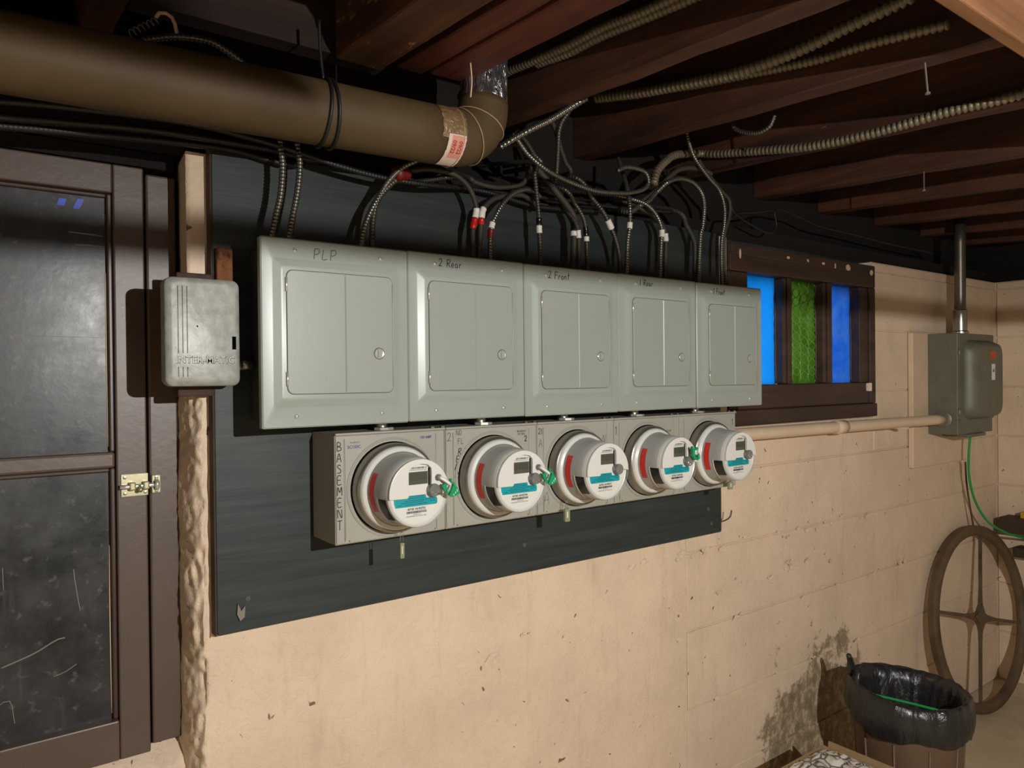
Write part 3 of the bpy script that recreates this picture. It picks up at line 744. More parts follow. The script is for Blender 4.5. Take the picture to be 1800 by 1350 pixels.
def arc(r, a0, a1, n=24, cx=0, cz=0): return [(cx+r*math.cos(R(a0+(a1-a0)*i/n)), cz+r*math.sin(R(a0+(a1-a0)*i/n))) for i in range(n+1)]
def meter():
    """axis along -y; origin on the socket plate at the ring centre"""
    t = thing('electric_meter', (0, 0, 0), 'x', 'electric meter', 'row of five round electric meters')
    lathe('sealing_ring', [(.086, .0), (.0905, .001), (.0905, .021), (.089, .025), (.0855, .027), (.083, .025)], 'ring_metal', t, 64)
    lathe('base_flange', [(.0845, .023), (.0830, .030), (.0800, .0335), (.0765, .034), (.0745, .036)], 'meter_white', t, 64)
    body = lathe('body', [(.0745, .033), (.0725, .042), (.0695, .075), (.0678, .092), (.0668, .094)], 'meter_grey', t, 64)
    # dark opening at the lower left of the body
    lathe('body_window', [(.0703, .073), (.0688, .0915), (.0676, .0995)], 'meter_black', body, 14, a0=187, a1=226)
    lathe('body_window_frame', [(.0712, .069), (.0706, .0725)], 'meter_white', body, 14, a0=185, a1=240)
    # red label curving on the left side
    lathe('red_label', [(.0734, .042), (.0715, .058)], 'red_label', body, 18, a0=149, a1=211)
    # front bezel (upper) with window, and face
    lathe('face_rim', [(.0672, .090), (.0668, .100), (.0655, .104), (.062, .1055), (.060, .104)], 'meter_white', t, 64)
    face = lathe('face', [(.0605, .1035), (.03, .1035), (.0, .1035)], 'meter_face', t, 48, smooth=False)
    YB = .1035
    a_l = 180+math.degrees(math.asin(.0075/.0655)); 
    outline = arc(.0655, -1, a_l, 46) + [(-.0272, -.0083), (-.0239, -.0048), (-.0239, .0300), (-.0235, .044)] + [(-.021, .0468)] + [(.0-.012, .0530), (.003, .0560), (.018, .0535), (.0255, .0465), (.0262, .038), (.0258, .012), (.030, .006), (.0345, .0035)]
    bz = prism('bezel', outline, -.1035, -.1115, 'meter_white', t)
    b = bz.modifiers.new('bevel', 'BEVEL'); b.width = .0028; b.segments = 3; b.limit_method = 'ANGLE'; b.angle_limit = R(50)
    # clear lower half of the cover
    lathe('clear_cover', [(.0668, .098), (.0662, .108), (.0640, .1112), (.0605, .1120)], 'clear_plastic', t, 40, a0=186, a1=360)
    # display
    dp = box('display_panel', (-.0232, -YB-.0012, -.004), (.0215, -YB, .052), 'meter_white', t)
    box('lcd', (-.0214, -YB-.0022, .0165), (.0205, -YB-.0012, .0408), 'lcd', dp)
    for i in range(5):
        x = -.0185+.0076*i
        for sx0, sx1, sz0, sz1 in ((0, .0006, .0255, .0310), (.0044, .005, .0255, .0310), (0, .0006, .0318, .0373), (.0044, .005, .0318, .0373), (.0008, .0042, .0372, .0378), (.0008, .0042, .0311, .0317), (.0008, .0042, .0250, .0256)):
            box('segment', (x+sx0, -YB-.0026, sz0), (x+sx1, -YB-.0022, sz1), 'lcd_segment', dp)
    bm = bmesh.new(); rn = random.Random(9); x = -.0205
    while x < .019:
        l = rn.choice((.0005, .0009, .0016)); bx(bm, (x, -YB-.0015, .0465), (x+l, -YB-.0011, .0500)); x += l+rn.choice((.0006, .0011))
    x = -.0205
    while x < .019:
        l = rn.uniform(.0008, .003); bx(bm, (x, -YB-.0015, .0438), (x+l, -YB-.0011, .0449)); x += l+.0007
    obj('display_barcode', bm, 'pencil_ink', dp)
    box('painted_window_shadow', (.0215, -YB-.001, .002), (.0255, -YB, .047), 'meter_black', dp)  # black strip standing in for shade along the display opening
    # teal label and text
    tl = prism('teal_label', [(-.0525, -.0090), (-.0275, -.0090), (-.0245, -.0022), (.0160, -.0022), (.0185, -.0110), (.0395, -.0110), (.0425, -.0140), (.0425, -.0225), (.0395, -.0252), (-.0488, -.0252), (-.0515, -.0180)], -YB-.0006, -YB, 'teal', t)
    bm = bmesh.new(); rn = random.Random(5)
    for x0, x1, z in ((-.02, .012, -.0062), (-.024, .014, -.0098), (-.03, .038, -.0136), (-.036, .012, -.0172), (-.044, -.036, -.021), (-.028, .02, -.021), (.026, .038, -.0175)):
        x = x0
        while x < x1:
            l = rn.uniform(.0012, .004); bx(bm, (x, -YB-.0008, z-.0008), (min(x+l, x1), -YB-.0005, z+.0008)); x += l+.0008
    obj('label_print', bm, 'teal_ink', tl)
    bm = bmesh.new(); x = -.0255
    rnd = random.Random(3)
    while x < .0185:
        wdt = rnd.choice((.0005, .0009, .0013)); bx(bm, (x, -YB-.0005, -.0385), (x+wdt, -YB, -.0342)); x += wdt+rnd.choice((.0006, .0010))
    obj('barcode', bm, 'ink', t)
    print_text('owner_line', 'PROPERTY OF', .0026, 'pencil_ink', t, -.003, -YB-.0006, -.0408)
    print_text('owner_line', 'CON EDISON CO. OF N.Y., INC.', .0032, 'pencil_ink', t, -.004, -YB-.0006, -.0440)
    # demand reset: grey disc and lever hub
    kn = lathe('reset_disc', [(.0125, .1035), (.0125, .1165), (.0115, .1180), (.0, .1180)], 'knob_grey', t, 28, loc=(.0300, 0, .0035))
    for a in (200, 270, 340): lathe('pin', [(.0012, 0), (0, .001)], 'chrome', kn, 8, loc=(.030+.007*math.cos(R(a)), -.118, .0035+.007*math.sin(R(a))))
    return t
mp = meter(); MT = []
mx = [.7030, .9525, 1.2025, 1.4525, 1.7025]
mnames = ['round electric meter on the BASEMENT socket, leftmost of the row', 'round electric meter on the 2 ND FL REAR socket', 'round electric meter in the middle of the row, without a green seal', 'round electric meter with green seal, fourth from the left', 'round electric meter at the right end of the row, no green seal']
MALL = [mp] + [copy_tree(mp) for _ in range(4)]
for i, o in enumerate(MALL):
    o['label'] = mnames[i]
    print_text('serial_number', 'A71B ' + ('14192731', '14192734', '14199277', '14192732', '14192775')[i], .0062, 'ink', o, -.0035, -.1041, -.0305, bold=.00015)
    o.location = (mx[i], -.1455, 1.3125); MT.append(o)
# reset levers on the three sealed meters + green seals
def green_seal(i, flip):
    x0, z0 = mx[i], 1.3125; y = -.1455
    lv = bpy.data.objects.new('reset_lever', None); C.objects.link(lv); lv.parent = MT[i]
    s = -1 if flip else 1
    hub = lathe('lever_hub', [(.0062, .1105), (.0062, .117), (.0045, .119), (0, .119)], 'knob_grey', lv, 18, loc=(.0395, 0, .0275))
    tube('lever_arm', [(.0395, -.1185, .0285), (.050, -.1225, .021), (.060, -.126, .0125)], [.0045]*0 or .0036, 'meter_white', lv, 10, .004)
    t = thing('green_seal', (x0, y, z0), ('green plastic seal locking the lever of the leftmost meter', 'green plastic seal on the second meter from the left', '', 'green plastic seal on the fourth meter from the left')[i], 'meter seal', 'green plastic meter seals')
    if not flip:
        prism('clasp', [(.0395, .0125), (.046, .0165), (.051, .0135), (.0495, .0085), (.0545, .0045), (.0535, -.0075), (.047, -.0020)], -.1275, -.1225, 'seal_green', t)
        prism('clasp', [(.0565, .0235), (.0605, .0245), (.0615, .0185), (.0665, .0165), (.0705, .0085), (.0765, .0015), (.0785, -.0055), (.0700, -.0095), (.0600, -.0115), (.0540, -.0075), (.0600, .0035), (.0640, .0125), (.0595, .0165)], -.1300, -.1240, 'seal_green', t)
        prism('clear_tab', [(.047, .0005), (.054, .009), (.0635, .012), (.0600, .0035), (.054, -.007)], -.1245, -.1230, 'clear_plastic', t)
        for q in range(3): box('tooth', (.0625+.004*q, -.1315, -.0085+.0035*q), (.0645+.004*q, -.1300, -.0055+.0045*q), 'meter_white', t)
        tube('seal_wire', [(.058, -.126, .014), (.05, -.13, .002), (.044, -.124, -.004), (.036, -.119, -.004)], .0009, 'wire_steel', t, 6, .003)
    else:
        prism('clasp', [(.0235, .0395), (.0275, .0425), (.0295, .0375), (.0400, .0375), (.0440, .0400), (.0475, .0345), (.0420, .0315), (.0340, .0305), (.0330, .0240), (.0370, .0150), (.0460, .0130), (.0455, .0090), (.0340, .0085), (.0265, .0180), (.0255, .0290)], -.1300, -.1235, 'seal_green', t)
        prism('clasp', [(.043, .0185), (.049, .0215), (.0500, .0095), (.0430, .0065)], -.1320, -.1240, 'seal_green', t)
        prism('clear_tab', [(.037, .030), (.0475, .034), (.0505, .0215), (.037, .016)], -.1245, -.1230, 'clear_plastic', t)
        tube('seal_wire', [(.045, -.126, .03), (.05, -.13, .022), (.047, -.127, .012), (.040, -.120, .006)], .0009, 'wire_steel', t, 6, .003)
    return t
green_seal(0, False); green_seal(1, False); green_seal(3, True)
# hanging clear barrel seals under the rings
for (x, z, ln, wd, lab) in ((.7075, 1.2060, .031, .0045, 'clear barrel tag hanging on wire below the leftmost meter'), (1.1465, 1.2250, .030, .0075, 'clear flat tag hanging on wire below the middle meter'), (1.765, 1.2330, .022, .0090, 'clear tag hanging below the rightmost meter')):
    t = thing('seal_tag', (x, -.172, z), lab, 'seal tag', 'clear tags hanging under meters')
    for s in (-1, 1): tube('wire', [(s*.0015, .001, .018), (s*.0028, 0, .008), (s*.003, 0, -.004)], .0007, 'wire_steel', t, 6, .004)
    plate('barrel', [(rrect(-wd, wd, -.004-ln, -.004, .0018, 3), .003), (rrect(-wd, wd, -.004-ln, -.004, .0018, 3), -.003)], 'tag_plastic', t)
    box('insert', (-wd*.35, -.0036, -.001-ln*.8), (wd*.15, -.0031, -.004-ln*.2), 'meter_white', t)

# ================================================================ brown vent pipe with elbow
PY, PR = -.22, .057
def pz(x): return 2.002 + .024*x
vp = thing('vent_pipe', (0, 0, 0), 'large brown horizontal pipe under the joists ending in an elbow', 'pipe')
tube('pipe_run', [(-.5, PY, pz(-.5)), (.3, PY, pz(.3)), (.80, PY, pz(.80))], PR, 'pipe_brown', vp, 40, .1)
el = [(.795, PY, pz(.795)), (.83, PY, 2.026), (.862, PY, 2.045), (.880, PY, 2.075), (.886, PY, 2.11)]
bm = bmesh.new(); pa = catmull(el, .012); sweep(bm, pa, [PR+.001-.006*i/(len(pa)-1) for i in range(len(pa))], 36); obj('elbow', bm, 'pipe_brown', vp, True)
for p, nrm, rr in (((.838, PY, 2.029), (.9, 0, .42), PR+.001), ((.872, PY, 2.060), (.45, 0, .9), PR-.001), ((.800, PY, pz(.8)), (1, 0, .02), PR+.001)):
    n = Vector(nrm).normalized(); a = n.cross(Vector((0, 1, 0))).normalized(); b_ = n.cross(a)
    ring = [Vector(p)+rr*(math.cos(2*math.pi*i/40)*a+math.sin(2*math.pi*i/40)*b_) for i in range(41)]
    bm = bmesh.new(); sweep(bm, ring, .0015, 8); obj('elbow_seam', bm, 'pipe_seam', vp, True)
bm = bmesh.new(); pa = catmull([(.886, PY, 2.10), (.888, PY, 2.2), (.888, PY, 2.42)], .008)
sweep(bm, pa, [.050+.0025*mnoise.noise(Vector((p.z*40, 0, 0))) for p in pa], 30); fo = obj('foil_wrap', bm, 'foil', vp, True); fo['label'] = 'crumpled silver foil tape wrapped round the rising pipe'
def pipe_patch(name, x0, x1, a0, a1, r, mat, n=20, jag=0):
    """a patch lying on the pipe run between two angles (0 = towards the room, negative = below)"""
    bm = bmesh.new(); rows = []
    for i in range(n+1):
        a = R(a0+(a1-a0)*i/n); row = []
        for j in range(5):
            x = x0+(x1-x0)*j/4 + jag*mnoise.noise(Vector((i*.7, j, 1)))
            row.append(bm.verts.new((x, PY-r*math.cos(a), pz(x)+r*math.sin(a))))
        rows.append(row)
    for a, b in zip(rows, rows[1:]):
        for j in range(4): bm.faces.new((a[j], a[j+1], b[j+1], b[j]))
    return obj(name, bm, mat, vp, True)
pipe_patch('clear_tape', .752, .806, 60, -20, PR+.0012, 'clear_tape', jag=.004)
pipe_patch('date_label', .766, .806, -12, -88, PR+.0018, 'label_paper', jag=.0015)
pipe_patch('date_label_print', .774, .803, -14, -60, PR+.0022, 'label_pink')
for xc in (.780, .794):
    o = print_text('date_print', '09/22', .012, 'red_ink', vp, 0, 0, 0, rot=(0, 0, 0), bold=.0002)
    for v in o.data.vertices:
        s, tt = v.co.x, v.co.y                 # text runs down round the pipe
        a = R(-36) - s/(PR+.0026); x = xc + tt
        v.co = (x, PY-(PR+.0027)*math.cos(a), pz(x)+(PR+.0027)*math.sin(a))
# twisted black wire round the pipe
hw = thing('pipe_hanger_wire', (.53, PY, pz(.53)), 'black hanger wire looped twice round the brown pipe', 'wire')
for dx, ph in ((0, .004), (.014, -.004)):
    ring = [Vector((dx+ph*math.sin(2*math.pi*i/32)+.006*math.cos(2*math.pi*i/32), (PR+.003)*math.cos(2*math.pi*i/32), (PR+.003)*math.sin(2*math.pi*i/32))) for i in range(33)]
    bm = bmesh.new(); sweep(bm, ring, .0032, 7); obj('wire_loop', bm, 'cable_black', hw, True)
tube('wire_tail', [(.004, .0, .058), (.0, .004, .11), (-.002, .004, .17)], .003, 'cable_black', hw, 7)

# ================================================================ cables
PATHS={
 'feedA':[(0.500,-0.100,2.016),(0.494,-0.100,1.989),(0.499,-0.100,1.945),(0.495,-0.100,1.890),(0.485,-0.100,1.845),(0.474,-0.100,1.790)],
 'feedB':[(0.534,-0.100,2.017),(0.528,-0.100,1.993),(0.533,-0.100,1.956),(0.529,-0.100,1.905),(0.518,-0.100,1.849),(0.507,-0.100,1.791)],
 'archA':[(0.808,-0.140,2.012),(0.771,-0.130,1.990),(0.748,-0.120,1.976),(0.726,-0.110,1.953),(0.710,-0.100,1.926),(0.682,-0.100,1.878),(0.667,-0.100,1.839),(0.659,-0.100,1.796)],
 'archB':[(0.909,-0.070,1.996),(0.881,-0.070,1.986),(0.835,-0.080,1.971),(0.793,-0.090,1.958),(0.765,-0.095,1.962),(0.746,-0.100,1.955),(0.722,-0.100,1.934),(0.698,-0.100,1.902),(0.687,-0.100,1.858),(0.685,-0.100,1.792)],
 'archC':[(0.742,-0.085,1.969),(0.764,-0.090,1.976),(0.787,-0.090,1.982),(0.823,-0.090,1.991),(0.865,-0.090,1.993),(0.893,-0.095,1.988),(0.920,-0.095,1.974),(0.938,-0.095,1.953),(0.949,-0.095,1.922),(0.945,-0.095,1.896),(0.939,-0.095,1.869),(0.938,-0.095,1.795)],
 'archD':[(1.148,-0.060,1.959),(1.130,-0.065,1.970),(1.096,-0.070,1.977),(1.048,-0.075,1.967),(1.013,-0.080,1.955),(0.988,-0.085,1.939),(0.970,-0.090,1.919),(0.966,-0.090,1.895),(0.963,-0.090,1.869),(0.957,-0.090,1.792)],
 'archE':[(1.148,-0.070,1.981),(1.120,-0.080,1.990),(1.079,-0.090,1.981),(1.045,-0.095,1.962),(1.018,-0.100,1.936),(0.999,-0.100,1.907),(0.989,-0.100,1.887),(0.984,-0.100,1.856),(0.982,-0.100,1.791)],
 'dropF':[(1.110,-0.100,2.052),(1.117,-0.100,2.019),(1.123,-0.100,1.972),(1.128,-0.100,1.928),(1.129,-0.100,1.891),(1.131,-0.100,1.850),(1.132,-0.100,1.789)],
 'loopG':[(0.949,-0.060,1.999),(0.965,-0.060,1.992),(1.014,-0.060,1.987),(1.059,-0.060,1.992),(1.108,-0.060,2.007),(1.128,-0.060,2.035),(1.131,-0.060,2.065)],
 'dropI':[(1.080,-0.070,2.099),(1.124,-0.070,2.068),(1.177,-0.070,2.028),(1.188,-0.090,1.998),(1.230,-0.090,1.963),(1.251,-0.090,1.939),(1.253,-0.090,1.921),(1.250,-0.090,1.882),(1.245,-0.090,1.788)],
 'dropJ':[(1.202,-0.095,2.005),(1.251,-0.095,1.970),(1.276,-0.095,1.942),(1.285,-0.095,1.917),(1.288,-0.095,1.885),(1.291,-0.095,1.788)],
 'dropJ2':[(1.174,-0.070,2.023),(1.206,-0.075,1.994),(1.233,-0.080,1.958),(1.248,-0.100,1.921),(1.257,-0.100,1.884),(1.256,-0.100,1.786)],
 'dropK':[(1.263,-0.080,2.043),(1.326,-0.080,1.996),(1.347,-0.095,1.964),(1.370,-0.095,1.934),(1.392,-0.095,1.896),(1.406,-0.095,1.850),(1.410,-0.095,1.790)],
 'dropL':[(1.470,-0.030,2.138),(1.465,-0.040,2.124),(1.457,-0.060,2.091),(1.441,-0.090,2.041),(1.431,-0.110,1.985),(1.430,-0.110,1.934),(1.421,-0.110,1.883),(1.416,-0.110,1.785)],
 'dropM':[(1.425,-0.070,2.021),(1.471,-0.080,2.016),(1.514,-0.090,2.006),(1.543,-0.100,1.980),(1.566,-0.100,1.942),(1.563,-0.100,1.899),(1.555,-0.100,1.784)],
 'dropN':[(1.455,-0.050,2.017),(1.507,-0.060,2.006),(1.558,-0.070,1.985),(1.588,-0.080,1.962),(1.599,-0.085,1.919),(1.592,-0.085,1.789)],
 'loopP':[(1.467,-0.060,1.985),(1.526,-0.070,2.023),(1.576,-0.075,2.057),(1.626,-0.080,2.102),(1.675,-0.080,2.131),(1.753,-0.080,2.144),(1.808,-0.080,2.137)],
 'dropQ':[(1.501,-0.070,2.004),(1.571,-0.080,2.051),(1.591,-0.100,2.075),(1.644,-0.100,2.094),(1.700,-0.100,2.091),(1.738,-0.100,2.067),(1.750,-0.100,2.029),(1.742,-0.100,1.971),(1.731,-0.100,1.934),(1.719,-0.100,1.782)],
 'dropR':[(1.677,-0.060,2.012),(1.707,-0.070,1.972),(1.723,-0.080,1.936),(1.726,-0.085,1.901),(1.722,-0.085,1.787)],
 'dropS':[(1.647,-0.100,2.359),(1.673,-0.100,2.241),(1.684,-0.100,2.204),(1.711,-0.100,2.162),(1.767,-0.100,2.119),(1.819,-0.100,2.087),(1.843,-0.100,2.041),(1.842,-0.100,1.988),(1.831,-0.100,1.944),(1.827,-0.100,1.888),(1.829,-0.100,1.786)],
 'dropT':[(1.757,-0.075,2.171),(1.793,-0.075,2.141),(1.865,-0.075,2.094),(1.901,-0.075,2.069),(1.900,-0.075,2.022),(1.880,-0.075,1.981),(1.872,-0.075,1.933),(1.875,-0.075,1.791)],
 'sagU':[(1.020,-0.140,2.091),(1.034,-0.140,2.082),(1.067,-0.140,2.052),(1.123,-0.140,2.025),(1.200,-0.130,2.012),(1.283,-0.130,2.002),(1.351,-0.130,2.006),(1.411,-0.130,2.014),(1.462,-0.130,2.031),(1.482,-0.130,2.052),(1.474,-0.130,2.075),(1.444,-0.130,2.082),(1.397,-0.130,2.079),(1.366,-0.130,2.065)],
 'riseX':[(1.223,-0.170,2.267),(1.198,-0.160,2.199),(1.186,-0.150,2.176),(1.171,-0.140,2.150),(1.169,-0.130,2.127),(1.175,-0.120,2.098),(1.179,-0.110,2.048),(1.183,-0.100,2.015)],
 'riseY':[(1.139,-0.130,2.158),(1.161,-0.120,2.145),(1.182,-0.110,2.124),(1.201,-0.100,2.099),(1.224,-0.090,2.073),(1.244,-0.080,2.050)],
 'riseZ':[(1.038,-0.140,2.094),(1.055,-0.130,2.095),(1.080,-0.120,2.085),(1.106,-0.110,2.068),(1.132,-0.100,2.048)],
 'conduitW':[(0.994,-0.130,2.060),(1.012,-0.150,2.074),(1.030,-0.160,2.086),(1.053,-0.180,2.101),(1.087,-0.200,2.121),(1.124,-0.225,2.149),(1.158,-0.240,2.173)],
 'bundleA':[(0.011,-0.100,1.966),(0.054,-0.100,1.971),(0.137,-0.100,1.980),(0.319,-0.100,1.992),(0.431,-0.100,1.986),(0.503,-0.100,1.978),(0.619,-0.100,1.961),(0.714,-0.100,1.953),(0.812,-0.100,1.954),(0.943,-0.060,1.973),(1.029,-0.060,1.971),(1.135,-0.060,1.959),(1.241,-0.060,1.963),(1.381,-0.060,1.975)],
 'bundleB':[(0.011,-0.070,1.953),(0.054,-0.070,1.956),(0.148,-0.070,1.965),(0.269,-0.070,1.976),(0.385,-0.070,1.979),(0.491,-0.070,1.979),(0.584,-0.070,1.975)],
 'bundleC':[(0.011,-0.040,1.945),(0.055,-0.040,1.949),(0.151,-0.040,1.958),(0.275,-0.040,1.968),(0.414,-0.040,1.975),(0.548,-0.040,1.967)],
 'bundleD':[(0.924,-0.045,1.975),(1.021,-0.045,1.981),(1.124,-0.045,1.983),(1.235,-0.045,1.991),(1.396,-0.045,1.995),(1.527,-0.045,2.002),(1.670,-0.045,2.014)],
 'wireRight':[(1.943,-0.050,2.065),(1.963,-0.050,2.043),(2.045,-0.050,2.018),(2.143,-0.050,2.002),(2.182,-0.050,2.029),(2.182,-0.050,2.085),(2.381,0.000,2.096),(2.526,0.000,2.077),(2.763,0.000,2.073),(3.027,0.000,2.065),(3.427,0.000,2.063)],
 'wireRight2':[(1.942,-0.050,2.024),(1.986,-0.050,2.048),(2.076,-0.050,2.061),(2.182,-0.050,2.085)],
 'K1':[(1.030,-0.012,2.239),(1.030,-0.061,2.244),(1.030,-0.107,2.246),(1.030,-0.223,2.236),(1.030,-0.328,2.228),(1.030,-0.431,2.226),(1.030,-0.538,2.214),(1.030,-0.633,2.208)],
 'K1b':[(1.045,-0.205,2.236),(1.045,-0.311,2.223),(1.045,-0.415,2.220),(1.045,-0.524,2.210),(1.045,-0.620,2.202),(1.045,-0.658,2.200)],
 'K2':[(1.360,-0.064,2.272),(1.360,-0.138,2.255),(1.360,-0.233,2.234),(1.360,-0.389,2.208),(1.360,-0.494,2.192),(1.360,-0.588,2.186),(1.360,-0.673,2.187),(1.360,-0.752,2.194),(1.360,-0.825,2.198),(1.360,-0.873,2.202)],
 'K3':[(1.415,-0.135,2.280),(1.415,-0.233,2.253),(1.415,-0.344,2.228),(1.415,-0.486,2.205),(1.415,-0.582,2.189),(1.415,-0.667,2.177),(1.415,-0.747,2.172),(1.415,-0.820,2.164),(1.415,-0.909,2.153)],
 'K4':[(1.546,-0.090,2.067),(1.572,-0.080,2.108),(1.621,-0.070,2.147),(1.677,-0.060,2.177),(1.800,-0.043,2.206),(1.815,-0.092,2.195),(1.815,-0.281,2.159),(1.815,-0.395,2.139),(1.815,-0.533,2.129),(1.815,-0.627,2.128),(1.815,-0.741,2.130),(1.815,-0.843,2.125),(1.815,-0.901,2.124)],
 'K5':[(1.600,-0.313,2.177),(1.600,-0.322,2.164),(1.600,-0.352,2.147),(1.600,-0.389,2.137),(1.600,-0.418,2.142),(1.600,-0.429,2.154),(1.600,-0.436,2.170)],
 'pigtail':[(0.231,-0.170,2.076),(0.243,-0.170,2.087),(0.270,-0.170,2.100),(0.305,-0.170,2.111),(0.348,-0.170,2.115),(0.377,-0.170,2.106),(0.403,-0.170,2.092),(0.423,-0.170,2.077)],
 'strap':[(0.301,-0.160,2.113),(0.299,-0.160,2.120),(0.295,-0.160,2.139),(0.286,-0.160,2.148),(0.272,-0.160,2.146),(0.267,-0.160,2.137)],
 'spring':[(0.267,-0.160,2.132),(0.256,-0.160,2.120),(0.242,-0.160,2.110),(0.227,-0.160,2.099)],
 'greenwire':[(3.570,-0.090,1.268),(3.576,-0.080,1.172),(3.606,-0.070,1.067),(3.664,-0.070,0.959),(3.738,-0.090,0.863),(3.846,-0.120,0.802),(3.992,-0.150,0.758),(4.185,-0.180,0.712)],
 'rod':[(3.641,-0.040,1.133),(3.652,-0.040,1.034),(3.686,-0.040,0.927),(3.721,-0.040,0.832)],
}
def sub_path(pts, z_hi, z_lo):
    d = catmull(pts, .002); best = []; cur = []
    for p in d:
        if z_lo <= p.z <= z_hi: cur.append(p)
        else:
            if len(cur) > 1: best = cur
            cur = []
    if len(cur) > 1: best = cur
    return best
TUCK_START = {'archD', 'archE', 'archB', 'loopG', 'dropI', 'dropJ', 'dropJ2', 'dropK', 'dropM', 'dropN', 'dropR', 'dropF', 'loopP', 'dropQ'}
TUCK_END = {'loopG', 'riseY', 'riseZ', 'bundleD', 'bundleB', 'bundleC', 'wireRight'}
def cable(key, r, mat, label, kind='armor', tapes=(), group='cables above the panels', pitch=.007, depth=.2, name='armored_cable', cat='cable'):
    pts = list(PATHS[key])
    if key in TUCK_START: pts.insert(0, (pts[0][0]-.03, .085, max(pts[0][2]+.03, 2.06)))      # runs back over the sill into the dark
    if key in TUCK_END: pts.append((pts[-1][0]+.03, .085, max(pts[-1][2]+.03, 2.06)))
    t = thing(name, pts[-1], label, cat, group); loc = Vector(pts[-1])
    P = [Vector(p)-loc for p in pts]
    if kind == 'armor': ribbed('armor', P, r, mat, t, pitch, depth)
    else: tube('sheath', P, r, mat, t, 10, .006)
    for z1, z0, col in tapes:
        s = sub_path(pts, z1, z0)
        if len(s) > 1:
            bm = bmesh.new(); sweep(bm, [p-loc for p in s], [r*1.22+.0005*mnoise.noise(Vector((i*.4, 0, 0))) for i in range(len(s))], 10); obj('tape', bm, col, t, True)
    return t
Wt, Rd, Bk, Dr = 'tape_white', 'tape_red', 'tape_black', 'tape_darkred'
cable('feedA', .0066, 'cable_steel', 'shiny armored cable dropping behind the pipe into the PLP panel, left one of two')
cable('feedB', .0066, 'cable_steel', 'shiny armored cable dropping behind the pipe into the PLP panel, right one of two')
cable('archA', .0066, 'cable_steel', 'armored cable arching from the red tape into the PLP panel, left of its pair')
cable('archB', .0066, 'cable_armor', 'armored cable arching from the red tape into the PLP panel, right of its pair')
bm = bmesh.new(); sweep(bm, catmull([(.735, -.105, 1.960), (.752, -.102, 1.968), (.772, -.098, 1.968)], .004), [.012, .016, .0175, .018, .017, .016, .016, .015, .014, .013, .012][:len(catmull([(.735, -.105, 1.960), (.752, -.102, 1.968), (.772, -.098, 1.968)], .004))], 12)
tag(obj('red_tape_wrap', bm, 'tape_darkred', None, True), 'dark red tape binding the arched cables together below the pipe', 'tape')
cable('archC', .0062, 'cable_grey', 'grey cable arching over to white and red tape at the 2 Rear panel', 'armor', ((1.921, 1.898, Wt), (1.897, 1.872, Rd)), depth=.12, pitch=.005)
cable('archD', .0066, 'cable_grey', 'grey cable with white over red tape, leaning right above the 2 Rear panel', 'armor', ((1.925, 1.901, Wt), (1.900, 1.884, Rd)), depth=.12, pitch=.005)
cable('archE', .0060, 'cable_steel', 'shiny cable with white over dark red tape, third into the 2 Rear panel', 'armor', ((1.893, 1.877, Wt), (1.876, 1.855, Dr)))
cable('dropF', .0060, 'cable_armor', 'dark cable with black then white tape at the left end of the 2 Front panel', 'armor', ((1.921, 1.903, Bk), (1.902, 1.883, Wt)))
cable('loopG', .0062, 'cable_grey', 'grey cable looping slack beside the pipe elbow', 'armor', depth=.12, pitch=.005)
cable('dropI', .0085, 'cable_grey', 'thick grey cable running down to white tape above the 2 Front panel', 'armor', ((1.922, 1.904, Bk), (1.903, 1.889, Wt)), depth=.08, pitch=.005)
cable('dropJ2', .0056, 'cable_grey', 'thin cable with white tape beside the thick one above 2 Front', 'armor', ((1.905, 1.884, Wt),), depth=.12)
cable('dropJ', .0060, 'cable_armor', 'armored cable with black and white tape, rightmost into the 2 Front panel', 'armor', ((1.917, 1.894, Bk), (1.893, 1.879, Wt)))
cable('dropK', .0070, 'cable_armor', 'armored cable with torn white tape slanting into the 1 Rear panel', 'armor', ((1.945, 1.922, Wt),))
cable('dropL', .0062, 'cable_steel', 'bright armored cable with white tape hanging straight into the 1 Rear panel', 'armor', ((1.943, 1.925, Wt),))
cable('dropM', .0064, 'cable_steel', 'armored cable with white tape bending down into the right side of 1 Rear', 'armor', ((1.940, 1.920, Wt),))
cable('dropN', .0066, 'cable_grey', 'grey cable behind its twin at the right side of 1 Rear, white tape', 'armor', ((1.937, 1.912, Wt),), depth=.12)
cable('loopP', .0080, 'cable_grey', 'grey ribbed cable arching up to the joist, upper of two arches', 'armor')
cable('dropQ', .0070, 'cable_steel', 'ribbed cable arching over and down into the left of the 1 Front panel', 'armor')
cable('dropR', .0075, 'cable_grey', 'short dark cable left of the arching one at the 1 Front panel', 'armor', depth=.12)
cable('dropS', .0064, 'cable_steel', 'bright beaded armored cable winding down to the right end of 1 Front', 'armor')
cable('dropT', .0060, 'cable_grey', 'smooth grey cable following the beaded one at the window edge', 'armor', depth=.08)
cable('sagU', .0062, 'cable_steel', 'long armored cable sagging in a hook right of the pipe elbow', 'armor')
cable('riseX', .0062, 'cable_armor', 'armored cable rising vertically to the joist right of the elbow', 'armor')
cable('riseY', .0058, 'cable_grey', 'short grey cable crossing behind the vertical one near the joist', 'armor', depth=.12)
cable('riseZ', .0062, 'cable_armor', 'short armored cable turning down just right of the elbow', 'armor')
cable('conduitW', .0085, 'cable_steel', 'bright armored conduit climbing from the elbow to the joist', 'armor', pitch=.009)
cable('bundleA', .0062, 'cable_black', 'black cable running along the wall under the brown pipe, topmost of the bundle', 'armor', depth=.1)
cable('bundleB', .0066, 'cable_black', 'black cable in the middle of the bundle over the door', 'armor', depth=.1)
cable('bundleC', .0066, 'cable_black', 'black cable lowest of the bundle over the door', 'armor', depth=.1)
